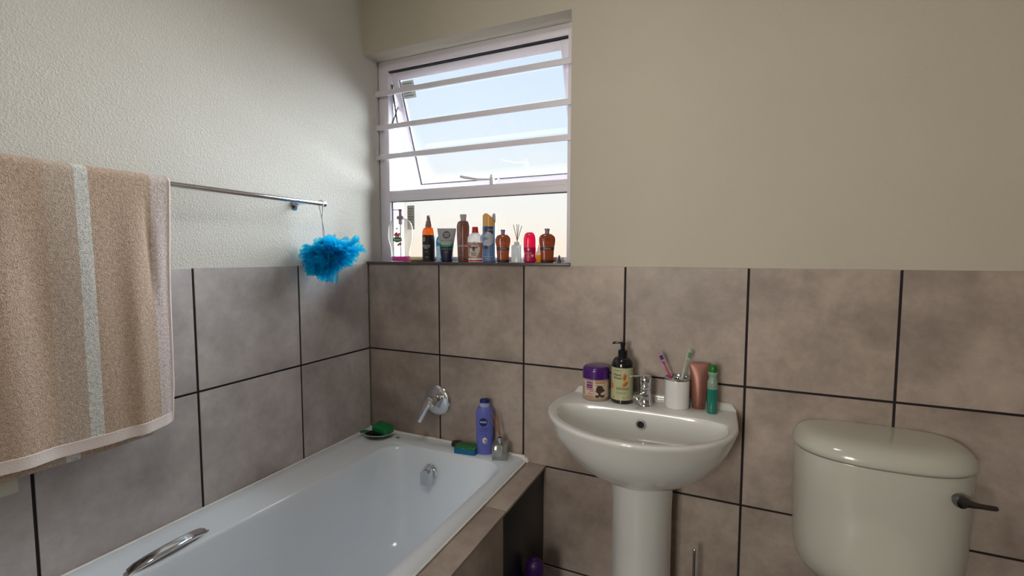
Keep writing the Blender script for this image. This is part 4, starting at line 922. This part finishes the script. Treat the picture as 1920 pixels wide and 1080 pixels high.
# ------------------------------------------------------------------ floor things at the lower edge
br = thing('toilet_brush', 'slim chrome toilet brush handle standing right of the basin pedestal', 'toilet brush', (1.4516, -.10, 0))
MB().lathe([(.036, 0), (.038, .003), (.038, .11), (.036, .115), (.012, .118)], 32).build('holder', 'white', br)
MB().lathe([(.0045, .115), (.0045, .352), (.0050, .354), (.0050, .362), (.003, .3655)], 20).build('brush_handle', 'chrome', br)
C('violet', (.03, .008, .09), .4); C('dark_purple', (.035, .006, .08), .4)
pb = thing('cleaner_bottle', 'purple rounded bottle standing on the floor beside the bath', 'bottle', (.9215, -.205, 0), 15)
P = foot(.036, .030, 2.4, r=.004); line(P, .16, .036, .030); quarter(P, .195, .024, .022, m=7); body('bottle_body', P, 'violet', pb)
Q = [(.193, .0330, .0290, 2), (.215, .0335, .0290, 2)]; quarter(Q, .247, .010, m=8); quarter(Q, .251, .002); body('cap', Q, 'dark_purple', pb)

# ------------------------------------------------------------------ light
lamp = thing('added_ceiling_light', 'round opal ceiling light, added out of view as fill', 'lamp', (1.0, -1.25, HT))  # lamp added above the view to fill the room from overhead
m, nt, out = new_mat('lit opal'); e = nt.nodes.new('ShaderNodeEmission'); e.inputs[0].default_value = (1, .97, .93, 1); e.inputs[1].default_value = 26.0; nt.links.new(e.outputs[0], out.inputs[0]); M['opal'] = m
MB().lathe([(.15, 0), (.16, -.012), (.158, -.02), (.13, -.022)], 40).build('lamp_base', 'white', lamp)
MB().lathe([(.15, -.021), (.148, -.04), (.13, -.062), (.09, -.08), (.04, -.088), (.005, -.09)], 40).build('lamp_shade', 'opal', lamp)

sun = bpy.data.lights.new('sky_glow', 'SUN'); sun.energy = 22.0; sun.angle = R(75); sun.color = (.86, .93, 1)
so_ = bpy.data.objects.new('sun', sun); COL.objects.link(so_); so_.location = (3, 4, 5)
so_.rotation_euler = Vector((.58, .75, .42)).to_track_quat('Z', 'Y').to_euler()

al = bpy.data.lights.new('passage_fill_light', 'AREA'); al.shape = 'RECTANGLE'; al.size = .62; al.size_y = 1.1; al.energy = 48; al.color = (1, .95, .87)  # fill light added outside the invented passage window
ao = bpy.data.objects.new('passage_fill_light', al); COL.objects.link(ao); ao.location = (.85, PY0 - .15, 1.55); ao.rotation_euler = (R(90), 0, 0)
wd = bpy.data.worlds.new('World'); scene.world = wd; wd.use_nodes = True; nt = wd.node_tree; nt.nodes.clear()
out = nt.nodes.new('ShaderNodeOutputWorld'); bg = nt.nodes.new('ShaderNodeBackground'); tc = nt.nodes.new('ShaderNodeTexCoord'); sep = nt.nodes.new('ShaderNodeSeparateXYZ')
rp = nt.nodes.new('ShaderNodeValToRGB'); e = rp.color_ramp.elements
stops = [(0.0, (.60, .55, .50)), (.47, (.90, .80, .68)), (.505, (1.02, .88, .72)), (.535, (.98, .93, .86)), (.575, (.93, .95, .96)), (.62, (.80, .90, 1.0)), (.72, (.66, .81, 1.0)), (1.0, (.40, .60, .95))]
e[0].position = 0; e[0].color = (*stops[0][1], 1); e[1].position = stops[1][0]; e[1].color = (*stops[1][1], 1)
for p, c in stops[2:]: n = e.new(p); n.color = (*c, 1)
mr = nt.nodes.new('ShaderNodeMapRange'); mr.inputs['From Min'].default_value = -1; mr.inputs['From Max'].default_value = 1
nt.links.new(tc.outputs['Generated'], sep.inputs[0]); nt.links.new(sep.outputs['Z'], mr.inputs[0]); nt.links.new(mr.outputs[0], rp.inputs[0]); nt.links.new(rp.outputs[0], bg.inputs[0]); bg.inputs[1].default_value = 1.12
nt.links.new(bg.outputs[0], out.inputs[0])

# ------------------------------------------------------------------ camera
yaw, pit, rol, F = -.4274, .0692, .0009, 882.04
f = Vector((sin(yaw) * cos(pit), cos(yaw) * cos(pit), -sin(pit))); r = Vector((cos(yaw), -sin(yaw), 0)); u = r.cross(f)
r, u = r * cos(rol) + u * sin(rol), -r * sin(rol) + u * cos(rol)
cam = bpy.data.cameras.new('camera'); cam.sensor_width = 36; cam.lens = F / 1920 * 36; cam.clip_start = .02
co = bpy.data.objects.new('camera', cam); COL.objects.link(co)
mt = Matrix((r, u, -f)).transposed().to_4x4(); mt.translation = Vector((1.521, -1.7212, 1.34084)); co.matrix_world = mt
scene.camera = co
vs = scene.view_settings; vs.view_transform = 'Standard'; vs.look = 'None'; vs.gamma = 1; vs.use_curve_mapping = False; vs.exposure = 0
scene.cycles.max_bounces = 10; scene.cycles.transparent_max_bounces = 40; scene.cycles.diffuse_bounces = 6; scene.cycles.caustics_reflective = False; scene.cycles.caustics_refractive = False
